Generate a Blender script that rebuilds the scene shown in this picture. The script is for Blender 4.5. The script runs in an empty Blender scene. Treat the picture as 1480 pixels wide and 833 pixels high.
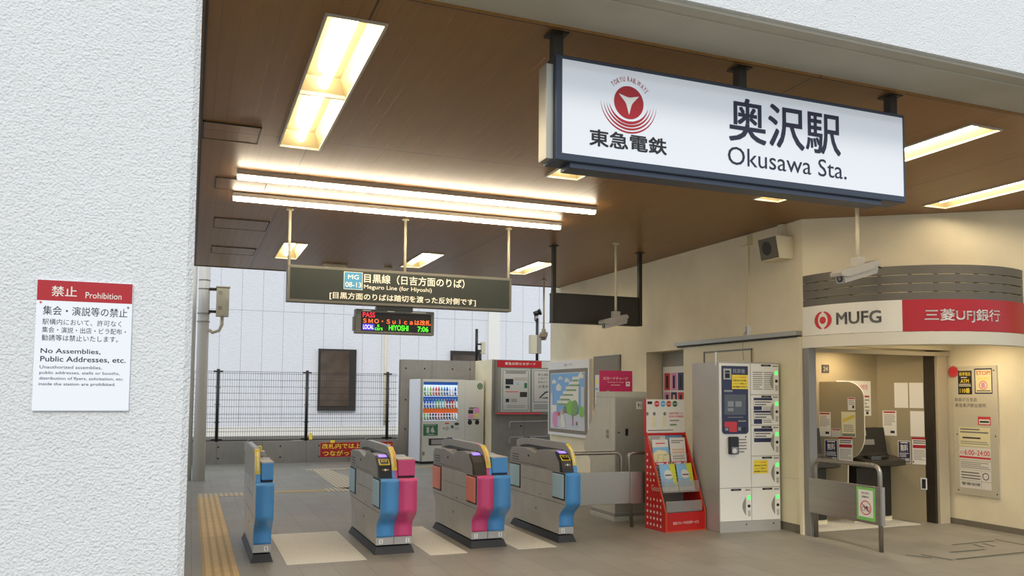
import bpy, bmesh, math, random
from mathutils import Vector, Matrix
R = math.radians
random.seed(4)
SC = bpy.context.scene
COL = SC.collection

# ------------------------------------------------------------------ camera, light, exposure
def make_camera():
    cam = bpy.data.cameras.new('camera'); o = bpy.data.objects.new('camera', cam); COL.objects.link(o)
    yaw, pit, rol = 0.37648904, 0.06261809, 0.00768237
    f = Vector((math.sin(yaw)*math.cos(pit), math.cos(yaw)*math.cos(pit), math.sin(pit)))
    r = Vector((math.cos(yaw), -math.sin(yaw), 0)); u = r.cross(f)
    r2 = r*math.cos(rol)+u*math.sin(rol); u2 = u*math.cos(rol)-r*math.sin(rol)
    m = Matrix((r2, u2, -f)).transposed().to_4x4(); m.translation = (0, 0, 1.6)
    o.matrix_world = m
    cam.sensor_width = 36; cam.lens = 36*1173.947/1480
    cam.shift_y = (496.45-416.5)/1480; cam.clip_end = 300; cam.clip_start = .05
    SC.camera = o
make_camera()

SKY = .92
LAMP = 25.0          # suspended line lamps
RECESS = 25.0        # recessed tubes
w = bpy.data.worlds.new('sky'); SC.world = w; w.use_nodes = True
bg = w.node_tree.nodes['Background']; bg.inputs[0].default_value = (.82, .905, 1, 1); bg.inputs[1].default_value = SKY
SC.view_settings.view_transform = 'Standard'; SC.view_settings.look = 'None'
SC.view_settings.gamma = 1; SC.view_settings.use_curve_mapping = False
SC.view_settings.exposure = 0.35
sun = bpy.data.lights.new('sun', 'SUN'); sun.energy = 1.1; sun.angle = R(12); sun.color = (1, .93, .82)
so = bpy.data.objects.new('sun', sun); COL.objects.link(so); so.location = (3, 17, 12)
so.rotation_euler = (R(52), 0, R(-12))        # light travels towards +y: it falls on the facade and on the building across the tracks

# ------------------------------------------------------------------ materials
def lin(c):
    if isinstance(c, str):
        c = [int(c[i:i+2], 16)/255 for i in (0, 2, 4)]
    return tuple((x/12.92 if x <= .04045 else ((x+.055)/1.055)**2.4) for x in c)+(1,)
MC = {}
def mat(name, c, rough=.55, metal=0., emit=None, es=0., spec=.5, noise=0., nscale=8., bump=0., bscale=60., coat=0.):
    if name in MC: return MC[name]
    m = bpy.data.materials.new(name); m.use_nodes = True; nt = m.node_tree; p = nt.nodes['Principled BSDF']
    p.inputs['Base Color'].default_value = lin(c); p.inputs['Roughness'].default_value = rough
    p.inputs['Metallic'].default_value = metal; p.inputs['Specular IOR Level'].default_value = spec
    p.inputs['Coat Weight'].default_value = coat
    if emit: p.inputs['Emission Color'].default_value = lin(emit); p.inputs['Emission Strength'].default_value = es
    tc = nt.nodes.new('ShaderNodeTexCoord')
    if noise:
        n = nt.nodes.new('ShaderNodeTexNoise'); n.inputs['Scale'].default_value = nscale; n.inputs['Detail'].default_value = 6
        nt.links.new(tc.outputs['Object'], n.inputs['Vector'])
        mr = nt.nodes.new('ShaderNodeMapRange'); mr.inputs[1].default_value = .3; mr.inputs[2].default_value = .7
        mr.inputs[3].default_value = 1-noise; mr.inputs[4].default_value = 1+noise*.5
        nt.links.new(n.outputs[0], mr.inputs[0])
        mx = nt.nodes.new('ShaderNodeVectorMath'); mx.operation = 'SCALE'; mx.inputs[0].default_value = lin(c)[:3]
        nt.links.new(mr.outputs[0], mx.inputs['Scale']); nt.links.new(mx.outputs[0], p.inputs['Base Color'])
    if bump:
        n = nt.nodes.new('ShaderNodeTexNoise'); n.inputs['Scale'].default_value = bscale; n.inputs['Detail'].default_value = 3
        nt.links.new(tc.outputs['Object'], n.inputs['Vector'])
        b = nt.nodes.new('ShaderNodeBump'); b.inputs['Strength'].default_value = 1; b.inputs['Distance'].default_value = bump
        nt.links.new(n.outputs[0], b.inputs['Height']); nt.links.new(b.outputs[0], p.inputs['Normal'])
    MC[name] = m; return m
class NT:
    """tiny helper for maths nodes"""
    def __init__(s, m): s.nt = m.node_tree; s.p = s.nt.nodes['Principled BSDF']
    def n(s, t, **k):
        x = s.nt.nodes.new(t)
        for a, b in k.items(): setattr(x, a, b)
        return x
    def l(s, a, b): s.nt.links.new(a, b)
    def m(s, op, a, b=None, c=None):
        x = s.n('ShaderNodeMath', operation=op)
        for i, v in enumerate((a, b, c)):
            if v is None: continue
            if isinstance(v, (int, float)): x.inputs[i].default_value = v
            else: s.l(v, x.inputs[i])
        return x.outputs[0]
    def xyz(s):
        tc = s.n('ShaderNodeTexCoord'); sp = s.n('ShaderNodeSeparateXYZ'); s.l(tc.outputs['Object'], sp.inputs[0]); s.tc = tc
        return sp.outputs
    def line(s, v, period, width, off=0.):       # 1 on the line, 0 elsewhere
        f = s.m('FRACT', s.m('DIVIDE', s.m('SUBTRACT', v, off), period))
        return s.m('LESS_THAN', f, width/period)
    def cell(s, v, period, off=0.): return s.m('FLOOR', s.m('DIVIDE', s.m('SUBTRACT', v, off), period))
    def rnd(s, a, b):
        c = s.n('ShaderNodeCombineXYZ'); s.l(a, c.inputs[0]); s.l(b, c.inputs[1])
        w = s.n('ShaderNodeTexWhiteNoise'); w.noise_dimensions = '3D'; s.l(c.outputs[0], w.inputs[0]); return w.outputs[0]
    def noise(s, scale, vec=None, detail=4, stretch=None):
        n = s.n('ShaderNodeTexNoise'); n.inputs['Scale'].default_value = scale; n.inputs['Detail'].default_value = detail
        mp = s.n('ShaderNodeMapping'); s.l(s.tc.outputs['Object'], mp.inputs[0])
        if stretch: mp.inputs['Scale'].default_value = stretch
        s.l(mp.outputs[0], n.inputs['Vector']); return n.outputs[0]
    def mix(s, f, a, b):
        x = s.n('ShaderNodeMix', data_type='RGBA')
        if isinstance(f, (int, float)): x.inputs[0].default_value = f
        else: s.l(f, x.inputs[0])
        for i, v in ((6, a), (7, b)):
            if isinstance(v, (tuple, str)): x.inputs[i].default_value = lin(v) if isinstance(v, str) else v
            else: s.l(v, x.inputs[i])
        return x.outputs[2]
    def scale(s, col, f):
        x = s.n('ShaderNodeVectorMath', operation='SCALE')
        if isinstance(col, str): x.inputs[0].default_value = lin(col)[:3]
        else: s.l(col, x.inputs[0])
        s.l(f, x.inputs['Scale']); return x.outputs[0]
    def bump(s, h, d, strength=1.):
        b = s.n('ShaderNodeBump'); b.inputs['Distance'].default_value = d; b.inputs['Strength'].default_value = strength
        s.l(h, b.inputs['Height']); s.l(b.outputs[0], s.p.inputs['Normal'])

def mat_stucco(name, c, d=.004, sc=55):
    m = mat(name, c, rough=.9, spec=.2); t = NT(m); t.xyz()
    n1 = t.noise(sc, detail=2); n2 = t.noise(sc*.35, detail=3)
    h = t.m('ADD', t.m('MULTIPLY', t.m('POWER', n1, 1.6), 1.), t.m('MULTIPLY', n2, .6)); t.bump(h, d)
    n3 = t.noise(1.2, detail=4)
    t.l(t.scale(c, t.m('ADD', t.m('MULTIPLY', n3, .10), .95)), t.p.inputs['Base Color'])
    return m
def mat_ceiling():
    m = mat('wood plank ceiling', '8a6238', rough=.38, spec=.45); t = NT(m); x, y, z = t.xyz()
    seam = t.line(x, .1, .004); big = t.line(x, 2.88, .012, .87)
    cross = t.line(y, 2.73, .012, 1.345)
    g = t.noise(1., stretch=(38, 1.6, 1), detail=5)
    k = t.rnd(t.cell(x, .1), t.cell(y, 2.73, 1.345))
    v = t.m('ADD', t.m('MULTIPLY', g, .34), t.m('ADD', t.m('MULTIPLY', k, .09), .78))
    col = t.scale('8d6431', v)
    col = t.mix(t.m('MULTIPLY', seam, .35), col, '3a2612')
    col = t.mix(t.m('MULTIPLY', t.m('MAXIMUM', big, cross), .8), col, '20140a')
    t.l(col, t.p.inputs['Base Color'])
    t.bump(t.m('SUBTRACT', 1., t.m('MAXIMUM', seam, t.m('MAXIMUM', big, cross))), .002, .6)
    return m
def mat_floor():
    m = mat('floor tiles', '8a8378', rough=.42, spec=.4); t = NT(m); x, y, z = t.xyz()
    cx = t.cell(x, .305, .06)
    yo = t.m('ADD', y, t.m('MULTIPLY', t.m('FLOORED_MODULO', cx, 2.), .3))
    jx = t.line(x, .305, .005, .06); jy = t.line(yo, .61, .005, .1)
    k = t.rnd(cx, t.cell(yo, .61, .1)); g = t.noise(2.2, detail=6); g2 = t.noise(90, detail=2)
    v = t.m('ADD', t.m('MULTIPLY', k, .13), t.m('ADD', t.m('MULTIPLY', g, .3), t.m('ADD', t.m('MULTIPLY', g2, .1), .68)))
    col = t.scale('8e897d', v)
    col = t.mix(t.m('MULTIPLY', t.m('MAXIMUM', jx, jy), .55), col, '3e3a34')
    t.l(col, t.p.inputs['Base Color'])
    rr = t.m('ADD', t.m('MULTIPLY', g, .25), .32); t.l(rr, t.p.inputs['Roughness'])
    return m
def mat_facade():
    m = mat('pale exterior panels', 'c9ccd2', rough=.8, spec=.2); t = NT(m); x, y, z = t.xyz()
    s = t.m('MAXIMUM', t.line(x, .595, .012, .15), t.line(z, 3.03, .014, .97))
    n = t.noise(3., stretch=(2, 1, 9), detail=5)
    col = t.scale('dcdee4', t.m('ADD', t.m('MULTIPLY', n, .16), .92))
    col = t.mix(t.m('MULTIPLY', s, .65), col, '7c8088'); t.l(col, t.p.inputs['Base Color'])
    n2 = t.noise(9., stretch=(1, 1, 4), detail=4); t.bump(n2, .02, .6)
    return m
def mat_concrete(name='board marked concrete', c='88837a'):
    m = mat(name, c, rough=.85, spec=.2); t = NT(m); x, y, z = t.xyz()
    n = t.noise(1.4, detail=7); g = t.noise(14, detail=4, stretch=(1, 1, .25)); s = t.line(x, .97, .012, .58)
    col = t.scale(c, t.m('ADD', t.m('MULTIPLY', n, .5), t.m('ADD', t.m('MULTIPLY', g, .25), .62)))
    col = t.mix(t.m('MULTIPLY', s, .5), col, '38342c'); t.l(col, t.p.inputs['Base Color']); t.bump(g, .004, .5)
    return m
def mat_tactile(name, c, groove, axis='x', period=.075, w=.03):
    m = mat(name, c, rough=.6); t = NT(m); o = t.xyz(); v = o[0] if axis == 'x' else o[1]
    s = t.line(v, period, w); n = t.noise(6, detail=5); j = t.line(o[1] if axis == 'x' else o[0], .3, .006)
    col = t.scale(c, t.m('ADD', t.m('MULTIPLY', n, .35), .82)); col = t.mix(s, col, groove)
    col = t.mix(t.m('MULTIPLY', j, .5), col, '6b5b3a')
    t.l(col, t.p.inputs['Base Color']); t.bump(t.m('SUBTRACT', 1., s), .004, .8)
    return m
def mat_steel(name, c, rough=.32, axis=2):
    m = mat(name, c, rough=rough, metal=.85); t = NT(m); t.xyz()
    st = [60, 60, 60]; st[axis] = 1.5
    n = t.noise(1., stretch=tuple(st), detail=3); t.l(t.m('ADD', t.m('MULTIPLY', n, .18), rough-.08), t.p.inputs['Roughness'])
    t.l(t.scale(c, t.m('ADD', t.m('MULTIPLY', n, .25), .87)), t.p.inputs['Base Color'])
    return m

M = {}
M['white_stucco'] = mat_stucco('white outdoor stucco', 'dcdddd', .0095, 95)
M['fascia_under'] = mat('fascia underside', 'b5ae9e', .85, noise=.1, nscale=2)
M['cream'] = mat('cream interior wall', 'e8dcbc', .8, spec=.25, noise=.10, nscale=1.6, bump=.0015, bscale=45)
M['panel_cream'] = mat('cream cladding panel', 'e2d7b4', .5, noise=.06, nscale=1.2)
M['ceiling'] = mat_ceiling(); M['floor'] = mat_floor(); M['facade'] = mat_facade(); M['concrete'] = mat_concrete()
M['concrete_low'] = mat_concrete('low concrete wall', '86827a')
M['tact_y'] = mat_tactile('yellow tactile paving', 'cdb078', 'b4945c'); M['tact_c'] = mat_tactile('cream tactile paving', 'bcae92', 'a08f70')
M['tact_x'] = mat_tactile('cream tactile bars', 'c2b391', '8f8678', 'x', .075, .035)
M['mat_cream'] = mat('cream speckled floor slab', 'd6d2c4', .6, noise=.16, nscale=55)
M['mustard'] = mat('mustard floor strip', 'b59a5e', .6, noise=.1)
M['steel'] = mat_steel('brushed steel', 'a8a398', .34, 1); M['steel_v'] = mat_steel('brushed steel post', '9a958a', .3, 2)
M['steel_dark'] = mat('dark painted metal', '97948e', .28, .25, noise=.06, nscale=5)
M['gate_grey'] = mat('gate side panel metal', 'bdbbb6', .25, .3, noise=.08, nscale=4)
M['black'] = mat('black plastic', '17171a', .35); M['rubber'] = mat('dark rubber base', '2b2b2d', .6)
M['blue'] = mat('gate blue enamel', '4c95d0', .35, coat=.3); M['pink'] = mat('gate pink enamel', 'd64880', .35, coat=.3)
M['coral'] = mat('coral flap pad', 'ea8c7c', .5); M['flap_blue'] = mat('pale blue flap pad', 'a6c6d4', .5)
M['sticker_y'] = mat('yellow sticker', 'e2c94a', .5)
M['white'] = mat('white paint', 'e6e4de', .45); M['paper'] = mat('white paper', 'e4dfd2', .6); M['paper_dull'] = mat('grey printed paper', 'b9b5ab', .6)
M['red'] = mat('sign red', 'ab101d', .45); M['red_deep'] = mat('deep red banner', 'a31820', .6); M['red_rack'] = mat('rack red', 'c01a14', .4)
M['ink'] = mat('dark ink', '1c1b20', .6); M['ink_b'] = mat('navy ink', '23233c', .6); M['ink_g'] = mat('grey ink', '77736e', .6)
M['frame_dark'] = mat('navy grey sign frame', '3c4350', .35, .4); M['frame_al'] = mat('aluminium frame', 'a9a69a', .35, .6)
M['bronze'] = mat('bronze painted metal', '3b352b', .5, .3, noise=.15, nscale=9)
M['olive'] = mat('olive sign frame', '78756a', .4, .3); M['olive_board'] = mat('dark olive sign face', '3d423c', .5, spec=.3)
M['dark_panel'] = mat('blank dark panel', '3a3831', .5, .2)
M['letter_w'] = mat('lit cream lettering', 'f1ead0', .5, emit='f1ead0', es=.2)
M['badge'] = mat('line badge blue', '4f9fcb', .4, emit='4f9fcb', es=.08)
M['sign_face'] = mat('glossy white sign face', 'dcdee2', .12, coat=.6, emit='dfe6f2', es=.12)
M['led_bg'] = mat('led board black', '17100a', .4)
for k, c in (('led_r', 'ff3040'), ('led_o', 'ff6a28'), ('led_g', '50ff28'), ('led_w', 'f0e0ff')): M[k] = mat(k+' glow', c, .5, emit=c, es=1.3)
M['led_b'] = mat('led blue block', '4030d0', .5, emit='4030d0', es=.9)
M['arrow'] = mat('green arrow glow', '6ad018', .5, emit='78e018', es=.9)
M['disp'] = mat('violet display', '9a80f0', .3, emit='9a80f0', es=.8); M['yel_ring'] = mat('reader yellow', 'e8cf3c', .4)
M['tube'] = mat('fluorescent tube', 'fff0d0', .5, emit='ffeed2', es=LAMP); M['tube2'] = mat('recessed tube', 'fff0d0', .5, emit='ffeed2', es=RECESS)
M['down'] = mat('downlight lens', 'fff0d0', .5, emit='ffe8c4', es=130)
M['reflector'] = mat('cream lamp reflector', '90835f', .35); M['box_cream'] = mat('cream equipment case', 'c9c2a8', .5); M['light_frame'] = mat('lamp frame', 'b8b0a0', .4)
M['louver'] = mat('grey canopy slat', '6b665a', .5, .2); M['canopy_w'] = mat('canopy cream face', 'efe9d8', .4)
M['canopy_r'] = mat('canopy red face', 'b8060f', .35); M['ledge'] = mat('canopy ledge', 'e4dcc6', .45)
M['mufg_red'] = mat('emblem red', 'd0202a', .4); M['mufg_grey'] = mat('lettering grey', '67625a', .4)
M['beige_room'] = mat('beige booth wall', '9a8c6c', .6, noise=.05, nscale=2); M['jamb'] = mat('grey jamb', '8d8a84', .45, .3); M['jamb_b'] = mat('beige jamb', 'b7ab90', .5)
M['atm'] = mat('dark machine shell', '26231f', .4); M['atm_grey'] = mat('dark grey machine shelf', '3a352d', .4)
M['screen'] = mat('machine screen', '8090a0', .3, emit='8ea2c0', es=.12)
M['lock_w'] = mat('locker door cream white', 'efebe0', .35); M['lock_g'] = mat('locker grey shell', 'b0ada5', .38, .15, noise=.06, nscale=3)
M['navy'] = mat('navy panel', '23284c', .3); M['lcd'] = mat('grey lcd', '555a60', .25); M['lcd_k'] = mat('lcd key', '8f9498', .4)
M['yellow'] = mat('yellow notice', 'f8dc40', .5); M['redtape'] = mat('red notice', 'd23c44', .5); M['green_l'] = mat('green lamp', '60e070', .4, emit='50e868', es=1.)
M['orange_t'] = mat('orange ink', 'd0502a', .5)
M['ic_grey'] = mat('warm grey machine', 'bdb9a9', .5, .1, noise=.04); M['ic_dark'] = mat('grey machine door', 'a09d93', .45, .1, noise=.04); M['magenta'] = mat('magenta sign', 'c4245e', .45)
M['vend'] = mat('vending cream', 'c9c6ba', .45); M['vend_side'] = mat('vending white side', 'e2e4ea', .4); M['green_st'] = mat('dark green sticker', '2f6a46', .5)
M['vend_in'] = mat('lit display back', 'cfe0f8', .5, emit='c8dcff', es=.55); M['vend_b'] = mat('display blue band', '2858a8', .5, emit='2858a8', es=.35); M['vend_o'] = mat('display orange band', 'd06028', .5, emit='d06028', es=.35)
M['camera_w'] = mat('camera housing', 'aaa69c', .45, .1); M['pole_w'] = mat('cream pole', 'd6ccae', .45); M['pole_out'] = mat('white pole', 'cfcdc6', .5)
M['glass_d'] = mat('dark window glass', '5c5046', .08, noise=.5, nscale=1.2); M['win_frame'] = mat('dark window frame', '2a2522', .5)
M['ballast'] = mat('track ballast', '8a8580', .9, noise=.6, nscale=30); M['asphalt'] = mat('asphalt', '8d8c88', .85, noise=.1)
M['wire'] = mat('black fence wire', '1e1c1c', .5); M['green_m'] = mat('green floor paint', '56594a', .7)
M['speaker'] = mat('speaker grille', '6e6758', .7); M['sky_b'] = mat('poster sky', '7fb0da', .5); M['city'] = mat('poster grey', 'c9ccd0', .5); M['leaf'] = mat('poster green', '7fa066', .5); M['leaf2'] = mat('poster light green', '86c04a', .5); M['pinkp'] = mat('poster pink', 'd890b8', .5); M['skin'] = mat('poster skin', 'e0b090', .5)
M['acryl'] = mat('clear acrylic', 'c0bdb5', .1); 
p_ = M['acryl'].node_tree.nodes['Principled BSDF']; p_.inputs['Alpha'].default_value = .35
M['board_cream'] = mat('pale board', 'cfc7b0', .4, .2); M['cream_p'] = mat('cream paper', 'e6dcae', .6); M['yg'] = mat('lime', 'd8dc3c', .5); M['sky2'] = mat('light blue print', '8fc0e0', .5); M['wirec'] = mat('chrome wire', 'b0aca4', .3, .8)
M['lineg'] = mat('pale ink', '9a948a', .6); M['taupe'] = mat('taupe board', '857d6f', .6); M['skirting'] = mat('grey skirting tile', '77705f', .6, noise=.1)
M['green_f'] = mat('light green sign border', '7cc060', .5); M['door_grey'] = mat('grey steel door', '9a9483', .5, .1, noise=.04)

# ------------------------------------------------------------------ builders
_fc = {}
def text_mesh(s, bold):
    k = (s, bold)
    if k not in _fc:
        cu = bpy.data.curves.new('t', 'FONT'); cu.body = s; cu.size = 1; cu.resolution_u = 3; cu.offset = bold; cu.fill_mode = 'BOTH'
        o = bpy.data.objects.new('t', cu); COL.objects.link(o)
        bpy.context.view_layer.update()
        dg = bpy.context.evaluated_depsgraph_get(); me = o.evaluated_get(dg).to_mesh()
        vs = [(v.co.x, v.co.y) for v in me.vertices]; fs = [tuple(p.vertices) for p in me.polygons]
        o.evaluated_get(dg).to_mesh_clear(); bpy.data.objects.remove(o); bpy.data.curves.remove(cu)
        if not vs: vs = [(0, 0), (1, 0), (0, 1)]; fs = []
        xs = [v[0] for v in vs]; ys = [v[1] for v in vs]; x0, x1, y0, y1 = min(xs), max(xs), min(ys), max(ys)
        _fc[k] = ([((a-x0)/(x1-x0), (b-y0)/(y1-y0)) for a, b in vs], fs, (x1-x0)/(y1-y0))
    return _fc[k]
class B:
    def __init__(s): s.bm = bmesh.new(); s.ms = []
    def mi(s, m):
        m = M[m] if isinstance(m, str) else m
        if m not in s.ms: s.ms.append(m)
        return s.ms.index(m)
    def face(s, vs, m, smooth=False):
        try: f = s.bm.faces.new(vs)
        except ValueError: return None
        f.material_index = s.mi(m); f.smooth = smooth; return f
    def quad(s, pts, m):
        s.face([s.bm.verts.new(p) for p in pts], m); return s
    def box(s, x0, x1, y0, y1, z0, z1, m, bev=0.):
        v = [s.bm.verts.new((x, y, z)) for x in (x0, x1) for y in (y0, y1) for z in (z0, z1)]
        fs = [s.face([v[i] for i in q], m) for q in ((0, 1, 3, 2), (4, 6, 7, 5), (0, 4, 5, 1), (2, 3, 7, 6), (0, 2, 6, 4), (1, 5, 7, 3))]
        if bev:
            es = list({e for f in fs for e in f.edges})
            bmesh.ops.bevel(s.bm, geom=es, offset=bev, segments=2, profile=.5, affect='EDGES', material=-1)
        return s
    def prism(s, pts, a0, a1, axis, m, smooth=False, side=None):
        def P(p, a): return {'x': (a, p[0], p[1]), 'y': (p[0], a, p[1]), 'z': (p[0], p[1], a)}[axis]
        A = [s.bm.verts.new(P(p, a0)) for p in pts]; C = [s.bm.verts.new(P(p, a1)) for p in pts]
        s.face(A, m); s.face(C[::-1], m); n = len(pts)
        for i in range(n): s.face([A[i], C[i], C[(i+1) % n], A[(i+1) % n]], side or m, smooth)
        return s
    def tube(s, pts, r, m, seg=10, cap=True):
        pts = [Vector(p) for p in pts]; rings = []; rr = r if isinstance(r, (list, tuple)) else [r]*len(pts)
        d0 = (pts[1]-pts[0]).normalized(); up = Vector((0, 0, 1)) if abs(d0.z) < .9 else Vector((1, 0, 0))
        a = d0.cross(up).normalized()
        for i, p in enumerate(pts):
            d = ((pts[min(i+1, len(pts)-1)]-p).normalized() if i < len(pts)-1 else Vector()) + ((p-pts[i-1]).normalized() if i else Vector())
            d.normalize(); a = (a-d*a.dot(d)).normalized(); b = d.cross(a)
            rings.append([s.bm.verts.new(p+(a*math.cos(t)+b*math.sin(t))*rr[i]) for t in (2*math.pi*k/seg for k in range(seg))])
        for q, w_ in zip(rings, rings[1:]):
            for k in range(seg): s.face([q[k], q[(k+1) % seg], w_[(k+1) % seg], w_[k]], m, True)
        if cap: s.face(rings[0][::-1], m); s.face(rings[-1], m)
        return s
    def lathe(s, prof, m, c=(0, 0, 0), seg=16):
        rings = [[s.bm.verts.new((c[0]+r*math.cos(2*math.pi*k/seg), c[1]+r*math.sin(2*math.pi*k/seg), c[2]+z)) for k in range(seg)] for r, z in prof]
        for q, w_ in zip(rings, rings[1:]):
            for k in range(seg): s.face([q[k], q[(k+1) % seg], w_[(k+1) % seg], w_[k]], m, True)
        s.face(rings[0][::-1], m); s.face(rings[-1], m); return s
    def ring(s, cx, cz, r0, r1, y, m, a0=0, a1=360, seg=36, r0b=None):
        n = max(3, int(seg*(a1-a0)/360)); prev = None
        for i in range(n+1):
            t = R(a0+(a1-a0)*i/n); q = i/n; ri = r0 if r0b is None else r1-(r1-r0)*math.sin(math.pi*q)
            cur = (s.bm.verts.new((cx+ri*math.cos(t), y, cz+ri*math.sin(t))), s.bm.verts.new((cx+r1*math.cos(t), y, cz+r1*math.sin(t))))
            if prev: s.face([prev[0], cur[0], cur[1], prev[1]], m)
            prev = cur
        return s
    def disc(s, cx, cz, r, y, m, rz=None, seg=28, th=0):
        pts = [(cx+r*math.cos(2*math.pi*k/seg), cz+(rz or r)*math.sin(2*math.pi*k/seg)) for k in range(seg)]
        if th: return s.prism(pts, y, y+th, 'y', m)
        s.face([s.bm.verts.new((a, y, b)) for a, b in pts], m); return s
    def poly(s, pts, y, m):
        s.face([s.bm.verts.new((a, y, b)) for a, b in pts], m); return s
    def text(s, t, x0, z0, x1, z1, y, m, bold=0., shear=0., warp=None):
        if bold > .003:
            e = bold*.9*(z1-z0); ex = e*(abs(x1-x0)/max(1e-6, abs(z1-z0)))/max(1., text_mesh(t, 0.)[2])*(1 if x1 > x0 else -1)
            for dx, dz in ((-1, -1), (1, 1), (-1, 1), (1, -1)):
                s.text(t, x0+ex+dx*ex, z0+e+dz*e, x1-ex+dx*ex, z1-e+dz*e, y-.00004*(dx+2*dz), m, 0., 0., warp)
            return s
        vs, fs, asp = text_mesh(t, 0.); V = []
        for a, b in vs:
            q = (x0+a*(x1-x0), y, z0+b*(z1-z0)); V.append(s.bm.verts.new(warp(q) if warp else q))
        k = s.mi(m)
        for f in fs: s.face([V[i] for i in f], m)
        return s
    def sheet(s, x0, z1, wd, ht, draws, y=0.):
        """draw printed items; u to the right and v downwards, both 0..1"""
        k = 1
        for d in draws:
            yy = y-.0002*k; k += 1
            X = lambda u: x0+u*wd
            Zz = lambda v: z1-v*ht
            if d[0] == 'r': s.poly([(X(d[1]), Zz(d[4])), (X(d[3]), Zz(d[4])), (X(d[3]), Zz(d[2])), (X(d[1]), Zz(d[2]))], yy, d[5])
            elif d[0] == 't': s.text(d[1], X(d[2]), Zz(d[5]), X(d[4]), Zz(d[3]), yy, d[6], d[7] if len(d) > 7 else 0.)
            elif d[0] == 'l':
                _, u0, v0, u1, v1, n, m_ = d; hh = (v1-v0)/n
                for i in range(n):
                    e = u1-(u1-u0)*random.choice((0, 0, .05, .3)); a = v0+hh*i+hh*.25; b = a+hh*.45
                    s.poly([(X(u0), Zz(b)), (X(e), Zz(b)), (X(e), Zz(a)), (X(u0), Zz(a))], yy, m_)
            elif d[0] == 'c': s.disc(X(d[1]), Zz(d[2]), d[3], yy, d[4], seg=18)
            elif d[0] == 'o': s.ring(X(d[1]), Zz(d[2]), d[3]-d[5], d[3], yy, d[4], seg=24)
            elif d[0] == 'p': s.poly([(X(a), Zz(b)) for a, b in d[1]], yy, d[2])
            elif d[0] == 'f':
                _, u0, v0, u1, v1, t_, m_ = d; tx, tz = t_/wd, t_/ht
                for q in ((u0, v0, u1, v0+tz), (u0, v1-tz, u1, v1), (u0, v0, u0+tx, v1), (u1-tx, v0, u1, v1)):
                    s.poly([(X(q[0]), Zz(q[3])), (X(q[2]), Zz(q[3])), (X(q[2]), Zz(q[1])), (X(q[0]), Zz(q[1]))], yy, m_)
        return s
    def make(s, name, parent=None, fixn=False):
        me = bpy.data.meshes.new(name)
        if fixn: bmesh.ops.recalc_face_normals(s.bm, faces=s.bm.faces)
        s.bm.to_mesh(me); s.bm.free()
        for m in s.ms: me.materials.append(m)
        o = bpy.data.objects.new(name, me); COL.objects.link(o)
        if parent: o.parent = parent
        return o
def tag(o, label, cat, group=None):
    o['label'] = label; o['category'] = cat
    if group: o['group'] = group
    return o
def thing(name, label, cat, loc=(0, 0, 0), rz=0., group=None, rx=0.):
    o = bpy.data.objects.new(name, None); COL.objects.link(o); o.location = loc; o.rotation_euler = (R(rx), 0, R(rz)); o.empty_display_size = .1
    return tag(o, label, cat, group)
def struct(name, b): o = b.make(name); o['kind'] = 'structure'; return o
def place(o, loc, rz=0., rx=0.): o.location = loc; o.rotation_euler = (R(rx), 0, R(rz)); return o
def sm(t): t = max(0, min(1, t)); return t*t*(3-2*t)

# ------------------------------------------------------------------ setting
b = B(); b.box(-14, 16, -9, 19.25, -.2, 0, 'floor'); struct('floor', b)
b = B(); b.box(-14, 20, 19.5, 24.0, -.2, .3, 'ballast'); o = struct('ground_1', b)
b = B(); b.box(-14, 20, 23.9, 24.3, 0, .62, 'white'); b.box(-14, 20, 24.3, 25.0, 0, .4, 'asphalt'); b.box(-14, 20, 23.55, 23.9, .3, .37, 'asphalt'); struct('kerb_1', b)
# near white wall with its chamfered corner
CH = .026
b = B(); b.prism([(-9, 3.6), (-.026, 3.6), (0.0, 3.62), (0.0, 3.92), (-9, 3.92)], 0, 8.5, 'z', 'white_stucco'); struct('wall_left', b)
# fascia over the entrance
b = B(); b.box(0, 16, 3.6, 3.95, 3.72, 8.5, 'white_stucco'); struct('wall_front', b)
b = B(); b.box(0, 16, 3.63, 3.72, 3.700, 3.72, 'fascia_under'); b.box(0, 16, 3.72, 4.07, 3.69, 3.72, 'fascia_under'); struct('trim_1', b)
b = B(); b.box(0, 16, 4.07, 4.10, 3.675, 3.70, 'ceiling'); struct('trim_2', b)
# ceiling, with an unseen slab added over it to block light from above
LIGHTS = [(.645, .975, 4.46, 7.04), (3.125, 3.455, 5.62, 7.04), (5.52, 5.845, 4.40, 7.0), (7.40, 7.73, 3.95, 6.51),
          (1.16, 1.49, 11.63, 13.03), (3.17, 3.50, 11.66, 13.08), (5.05, 5.38, 11.70, 13.05)]
def ceiling():
    x0, x1, y0, y1 = -3.2, 16, 4.07, 14.4
    xs = sorted({x0, x1, *[v for L in LIGHTS for v in L[:2]]}); b = B()
    for a, c in zip(xs, xs[1:]):
        ys = [y0]
        for L in LIGHTS:
            if L[0] <= a+1e-6 and L[1] >= c-1e-6: ys += [L[2], L[3]]
        hs = sorted(h for h in ys[1:])
        segs = []; cur = y0
        for i in range(0, len(hs), 2): segs.append((cur, hs[i])); cur = hs[i+1]
        segs.append((cur, y1))
        for p, q in segs:
            if q-p > 1e-4: b.quad([(a, p, 3.7), (a, q, 3.7), (c, q, 3.7), (c, p, 3.7)], 'ceiling')
    b.box(x0, x1, 3.95, y1+.02, 3.86, 4.4, 'bronze')
    b.box(x0, x1, y1, y1+.02, 3.69, 3.87, 'bronze')
    struct('ceiling', b)
ceiling()
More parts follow.
